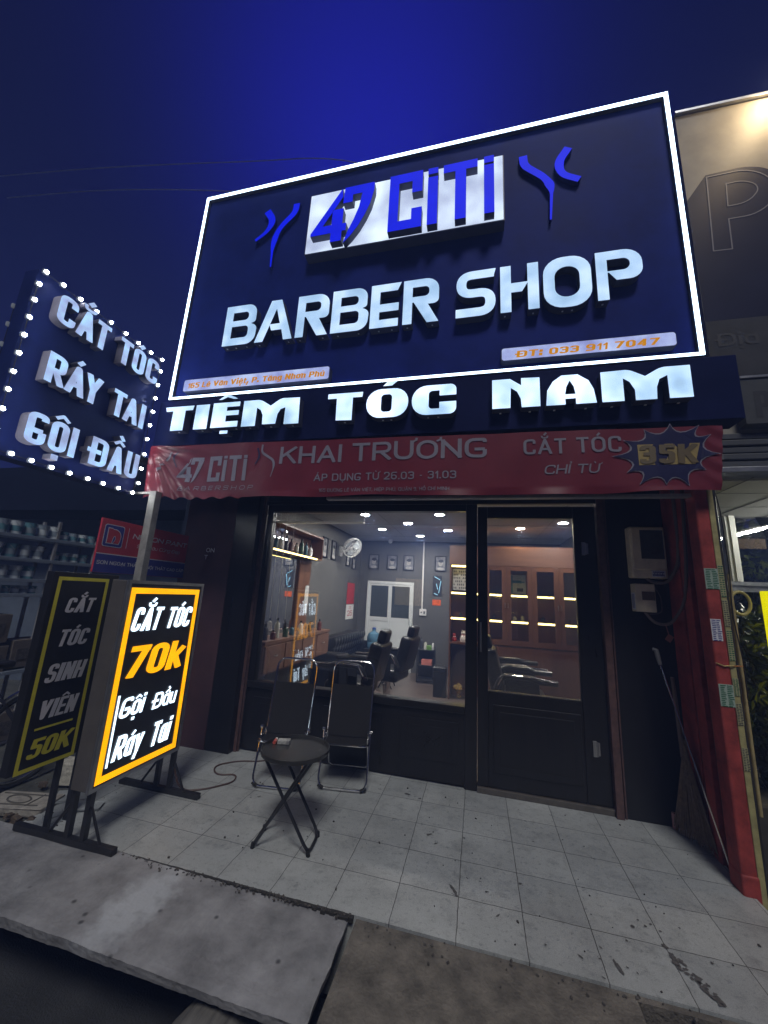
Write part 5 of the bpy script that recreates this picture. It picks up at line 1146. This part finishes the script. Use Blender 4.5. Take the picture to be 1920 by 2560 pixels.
MB().tube([(-3.35,2.46,.29),(-3.35,2.10,.80)], .014, 8).tube([(-3.35,2.10,.80),(-3.35,1.98,.30)], .014, 8).tube([(-3.35,2.46,.29),(-3.35,1.98,.30)], .010, 8).tube([(-3.35,2.10,.75),(-3.35,1.60,.78)], .015, 8).tube([(-3.35,1.98,.30),(-3.35,1.58,.70)], .016, 8).tube([(-3.35,1.56,.95),(-3.35,1.42,.29)], .013, 8).build('frame', mat('bike_frame', (.06,.06,.08), .35), bk_, True)
MB().box(-3.42,-3.28,2.02,2.24,.83,.88,.02,3).build('saddle', black_leather, bk_, True); MB().tube([(-3.62,1.66,.98),(-3.5,1.56,.97),(-3.2,1.56,.97),(-3.08,1.66,.98)], .012, 8).build('handlebar', chrome, bk_, True)
# rubble beside the tiles
rb = mat('rubble_stone', (.30,.28,.25), .85, noise=.35, nscale=18, bump=.7, bscale=60)
def rubble(label, x, y, z, sx_, sy_, sz_, rz, tilt=0, m=rb, name='broken_paver', cut=True):
    o = MB().obox((x,y,z),(sx_,sy_,sz_),Matrix.Rotation(rz,3,'Z') @ Matrix.Rotation(tilt,3,'Y'),.006)
    for v in o.bm.verts: v.co += Vector(((random.random()-.5)*.014,(random.random()-.5)*.014,(random.random()-.5)*.008))
    return solo(name, o, m, label, 'rubble')
tile_grey = mat('tile_offcut', (.30,.32,.33), .5, noise=.15, nscale=20)
pv = thing('patterned_paver', 'broken patterned paving stone with an oval groove lying left of the sign stand', 'rubble', (-2.95,2.25,-.03))
o = MB().obox((-2.96,2.25,.0),(.42,.20,.055),Matrix.Rotation(.25,3,'Z'),.008)
for v in o.bm.verts: v.co += Vector(((random.random()-.5)*.012,(random.random()-.5)*.012,0))
o.build('stone', rb, pv)
g = MB(); g.tube([(-2.99+.085*math.cos(k*.39)+.01, 2.245+.045*math.sin(k*.39), .030) for k in range(16)], .005, 5, closed=True); g.tube([(-3.13,2.14,.030),(-2.79,2.225,.030)], .004, 5); g.tube([(-3.15,2.27,.030),(-2.82,2.34,.030)], .004, 5); g.tube([(-2.86,2.20,.030),(-2.88,2.34,.030)], .004, 5)
g.build('groove', mat('groove_dark', (.10,.095,.085), .9), pv)
rubble('pale rough stone block right behind the leg of the lit box sign', -2.98,2.62,.05,.24,.12,.15,.3, m=mat('pale_rough_stone', (.46,.44,.38), .85, noise=.4, nscale=30, bump=.9, bscale=40), name='stone_block')
rubble('bluish tile offcut leaning near the sign legs', -2.74,2.44,.0,.22,.16,.018,.7,.10, tile_grey, 'tile_offcut'); rubble('grey tile offcut under the brace of the box sign', -2.70,2.26,-.01,.22,.11,.018,-.5,-.08, tile_grey, 'tile_offcut'); rubble('small tile shard between the legs of the box sign', -2.52,2.35,.012,.16,.09,.016,.5,.04, tile_grey, 'tile_offcut')
for k, (x, y, s_) in enumerate(((-2.80,2.12,.05),(-2.72,2.15,.035),(-2.88,2.13,.04),(-2.66,2.20,.03),(-3.1,2.48,.05))):
    rubble(['brown clod by the near beam of the sign stand','tiny brown stone by the sign stand beam','dark clod in front of the patterned paver','little stone nearest the tiled floor','dark stone behind the patterned paver'][k], x, y, .0, s_, s_*.8, s_*.7, k*.7, .2, mat('clod', (.10,.075,.055), .9, noise=.4, nscale=60, bump=.8), 'clod')

# ================================================================ neighbour at the right
ns = thing('neighbour_sign', 'tall cream and navy sign lit by a warm lamp on the right hand shop', 'sign', (2.9,3.25,2.83))
MB().box(1.82,4.4,3.22,3.30,2.83,6.08).build('panel', mat('cream_panel', (.34,.32,.28), .55, spec=.15, noise=.25, nscale=2.5, rvar=.1), ns)
MB().box(1.81,4.41,3.19,3.31,6.08,6.11,.003).build('top_trim', alu, ns)
f3 = onY(3.22); nav = mat('neighbour_navy', (.016,.017,.045), .5, spec=.12, noise=.15, nscale=4)
MB().tris2d(shape([(1.822,3.30),(1.822,5.08),(1.985,5.325),(2.32,5.35,.1),(2.50,5.24,.15),(2.56,5.0,.1),(2.9,4.9),(4.39,4.9),(4.39,3.30)]), f3, .002).build('navy_field', nav, ns)
def outline(pts, w, closed=True): 
    return cdt(stroke_polys([tuple(v) for v in fillet_closed(pts)], w, closed=True))
ol = mat('outline_grey', (.22,.22,.26), .5, spec=.2)
MB().tris2d(outline([(1.99,5.30),(2.36,5.315,.18),(2.50,5.05,.2),(2.34,4.82,.15),(2.10,4.815),(2.09,4.505),(1.955,4.51)], .010), f3, .004).tris2d(outline([(2.125,5.19),(2.26,5.20,.1),(2.37,5.10,.1),(2.26,4.955,.1),(2.11,4.95)], .009), f3, .004).build('letter_outline', ol, ns)
MB().tris2d(shape(rect(1.822,4.39,3.32,3.83)), f3, .004).build('grey_band', mat('band_grey', (.055,.055,.06), .5, spec=.15, noise=.2, nscale=5), ns)
q = MB(); text_mesh(q, 'Địa Chỉ', 1.885,2.50,3.59,3.705, f3, .007, .22, 0, .12); q.build('lettering', print_dark, ns)
MB().box(1.93,4.4,3.12,3.22,2.87,3.255,.003).build('lower_box', mat('box_grey', (.08,.083,.088), .5, spec=.2, noise=.2, nscale=5), ns); MB().box(1.93,4.4,3.11,3.12,3.24,3.258).build('box_trim', alu, ns)
q = MB(); text_mesh(q, 'P', 2.0,2.10,2.92,3.13, onY(3.12), .002, .26); q.build('lettering', print_dark, ns)
fl_ = thing('flood_lamp', 'warm flood lamp above the neighbouring sign at the right edge', 'lamp', (2.62,3.05,6.2))
MB().box(2.56,2.68,2.96,3.06,6.18,6.26,.01).build('housing', black_metal, fl_); MB().tube([(2.62,3.06,6.23),(2.62,3.22,6.05)], .012, 8).build('arm', black_metal, fl_)
MB().box(2.57,2.67,2.97,3.05,6.174,6.179).build('lens', emit('flood_lens', (1.0,.78,.40), 20.0), fl_)
L_ = bpy.data.lights.new('flood_beam', 'SPOT'); lo = bpy.data.objects.new('flood_beam', L_); COL.objects.link(lo); lo.location = (2.62,3.0,6.15); L_.energy = 55; L_.color = (1.0,.74,.42); L_.spot_size = R(150); L_.spot_blend = 1; L_.shadow_soft_size = .05
lo.rotation_euler = (Vector((2.62,3.0,6.15))-Vector((2.25,3.22,5.3))).to_track_quat('Z','Y').to_euler()
nh = thing('neighbour_shop', 'neighbouring shop at the right with pale ceiling and ribbed shutter box', 'building', (2.9,4,-.12))
rbm = MB()
for k in range(5): rbm.box(1.58,4.4,3.18-.012*(k % 2),3.3,2.56+k*.055,2.56+k*.055+.045,.006)
rbm.build('shutter_box', mat('shutter_dark', (.07,.075,.085), .5, noise=.2, nscale=6), nh); MB().box(1.58,4.4,3.16,3.34,2.515,2.556,.004).build('shutter_rail', alu, nh)
MB().box(1.58,4.4,3.34,4.75,2.50,2.56).build('ceiling', mat('neigh_ceiling', (.42,.42,.41), .6, noise=.08, nscale=4), nh)
cj = MB(); [cj.obox((x,4.0,2.498),(.010,1.5,.003)) for x in (2.0,2.45,2.9,3.35)]; [cj.box(1.6,4.4,y,y+.006,2.4955,2.4975) for y in (3.7,4.2)]; cj.build('ceiling_joint', mat('joint_dark', (.15,.15,.15), .7), nh)
MB().box(1.57,1.60,3.0,4.75,-.12,2.56).build('party_wall', mat('party_grey', (.16,.14,.11), .7, noise=.3, nscale=5), nh)
MB().box(1.60,4.4,5.9,6.0,-.12,2.6).build('rear_wall', mat('rear_dark', (.06,.065,.07), .7, noise=.3, nscale=3), nh)
MB().box(2.53,2.62,4.62,4.72,1.82,2.50).box(2.56,2.60,4.60,4.62,1.82,2.50).build('white_pillar', white_plastic, nh)
MB().box(1.6,4.4,4.62,4.72,1.72,1.82).box(1.6,4.4,4.60,4.74,1.78,1.81).build('rail', alu, nh); MB().box(1.6,4.4,4.66,4.665,1.82,2.5).build('glass_front', glass_clear, nh)
tl = thing('tube_light', 'white tube light on the neighbouring shop ceiling', 'ceiling light', (3.1,4.0,2.49))
MB().box(3.0,3.2,3.5,4.5,2.46,2.498,.004).build('housing', white_plastic, tl); MB().tube([(3.1,3.52,2.445),(3.1,4.48,2.445)], .016, 10).build('tube', emit('tube_glow', (1.0,1.0,.88), 110.0), tl, True)
# plants
leafm = mat('leaf_dark', (.018,.028,.012), .35, noise=.6, nscale=9); leafb = mat('leaf_green', (.07,.10,.02), .4, noise=.5, nscale=12)
def plant(label, name, c, r, n, size, m, stem=True):
    t = thing(name, label, 'plant', (c[0],c[1],c[2]-r[2]))
    b = MB(); rnd = random.Random(int(c[0]*100)+n)
    for k in range(n):
        while True:
            v = Vector((rnd.uniform(-1,1),rnd.uniform(-1,1),rnd.uniform(-1,1)))
            if .2 < v.length < 1: break
        p = Vector((c[0]+v.x*r[0],c[1]+v.y*r[1],c[2]+v.z*r[2])); rot = Vector((rnd.uniform(-1,1),rnd.uniform(-1,1),rnd.uniform(-.3,1))).to_track_quat('Z','Y').to_matrix() @ Matrix.Rotation(rnd.uniform(0,6.3),3,'Z')
        s = size*rnd.uniform(.6,1.3); pts = [(-.5,0,0),(-.1,.2,.04),(.5,0,-.05),(-.1,-.2,.04)]
        b.face([p+rot @ (Vector(q)*s) for q in pts])
    b.build('leaves', m, t)
    s = MB()
    for k in range(6): s.tube([(c[0],c[1],c[2]-r[2]),(c[0]+r[0]*rnd.uniform(-.3,.3),c[1]+r[1]*rnd.uniform(-.3,.3),c[2]),(c[0]+r[0]*rnd.uniform(-.7,.7),c[1]+r[1]*rnd.uniform(-.7,.7),c[2]+r[2]*.7)], [.014,.009,.004], 6)
    s.build('stem', mat('stem_brown', (.05,.035,.02), .8), t)
plant('dark leafy plant crowding the gap right of the bamboo pole', 'bushy_plant', (1.92,3.45,.95), (.28,.30,.62), 1500, .085, leafm)
plant('dark tall plant behind the neighbouring glass', 'tall_plant', (3.0,5.1,2.05), (.55,.3,.75), 900, .14, leafm); plant('small bright green plant behind the neighbouring glass', 'leafy_plant', (2.92,4.95,2.0), (.12,.1,.13), 120, .1, mat('leaf_bright', (.30,.36,.05), .4, noise=.4, nscale=12))
pt_ = solo('plant_tub', MB().box(1.64,2.3,3.15,3.8,-.12,.36,.02), mat('tub_dark', (.05,.045,.035), .7, noise=.3), 'dark trough holding the leafy plant right of the column', 'planter')
rn = MB().tube([(1.715+.055*math.cos(k*.3927), 3.09, 1.57+.075*math.sin(k*.3927)) for k in range(16)], .010, 8, closed=True); solo('hanging_ring', rn, mat('ring_yellow', (.42,.36,.12), .4), 'yellowish oval ring hanging above the leafy plant', 'ring', smooth=True)
ys = thing('yellow_sign', 'bright yellow bordered red sign at the right edge of the picture', 'sign', (2.1,3.05,.55))
MB().box(1.83,2.45,3.04,3.09,.72,1.655,.004).build('board', emit('sign_yellow', (1.0,.92,.0), .75), ys); MB().box(1.865,2.42,3.035,3.0395,.76,1.61).build('red_field', emit('sign_red', (.85,.01,.04), .6), ys); MB().box(2.1,2.14,3.05,3.08,-.12,.72).build('post', black_metal, ys)
# overhead cables
for k, pts in enumerate([[(-9.6,4,9.51),(-7.0,4,9.0),(-4.86,4,8.5),(-3.38,4,8.13),(-2.1,4,7.86),(-1.0,4,7.2)],[(-9.6,4.2,9.2),(-7.0,4.2,8.75),(-4.86,4.2,8.2),(-3.38,4.2,7.75),(-2.4,4.2,7.2)]]):
    MBp = MB().tube([tuple(v) for v in fillet([(p, 2) for p in pts], 8)], .007, 5); solo('overhead_cable', MBp, mat('overhead_grey', (.75,.75,.8), .6), ['upper thin cable crossing the sky left of the big sign','lower thin cable crossing the sky left of the big sign'][k], 'cable')

# ================================================================ added dark house row, unseen: keeps blue sky out of the reflections
ob_ = thing('reflected_house_row', 'unseen dark row house with a few lit windows, added to darken the reflections', 'building', (0,-9,-.4))
MB().box(-13,13,-9.4,-9,-.6,6.5).build('wall', mat('far_wall', (.10,.10,.10), .8, noise=.3, nscale=.6), ob_)
for k in range(9):
    for z in (1.0,4.0):
        w_ = MB().box(-11.6+k*2.7,-10.2+k*2.7,-9.0,-8.96,z,z+1.3).build('window', black_plastic, ob_)
        MB().box(-11.5+k*2.7,-10.3+k*2.7,-8.96,-8.955,z+.1,z+1.2).build('pane', emit('far_lit', (1.0,.72,.40), .35) if (k*5+int(z)) % 4 == 0 else mat('far_pane', (.02,.02,.025), .1), w_)

# ================================================================ haze
hz = bpy.data.meshes.new('haze'); hb = bmesh.new(); bmesh.ops.create_cube(hb, size=1); bmesh.ops.transform(hb, matrix=Matrix.Translation((0,.75,4.2)) @ Matrix.Diagonal((40,22.5,11.6,1)), verts=hb.verts); hb.to_mesh(hz); hb.free()
ho = bpy.data.objects.new('haze', hz); COL.objects.link(ho); ho['kind'] = 'stuff'
hm = bpy.data.materials.new('haze'); hm.use_nodes = True; hn = hm.node_tree; hn.nodes.clear(); ou = hn.nodes.new('ShaderNodeOutputMaterial'); pv_ = hn.nodes.new('ShaderNodeVolumePrincipled')
pv_.inputs['Color'].default_value = (.30,.45,1.0,1); pv_.inputs['Density'].default_value = .018; pv_.inputs['Anisotropy'].default_value = .0
hn.links.new(pv_.outputs[0], ou.inputs['Volume']); hz.materials.append(hm)
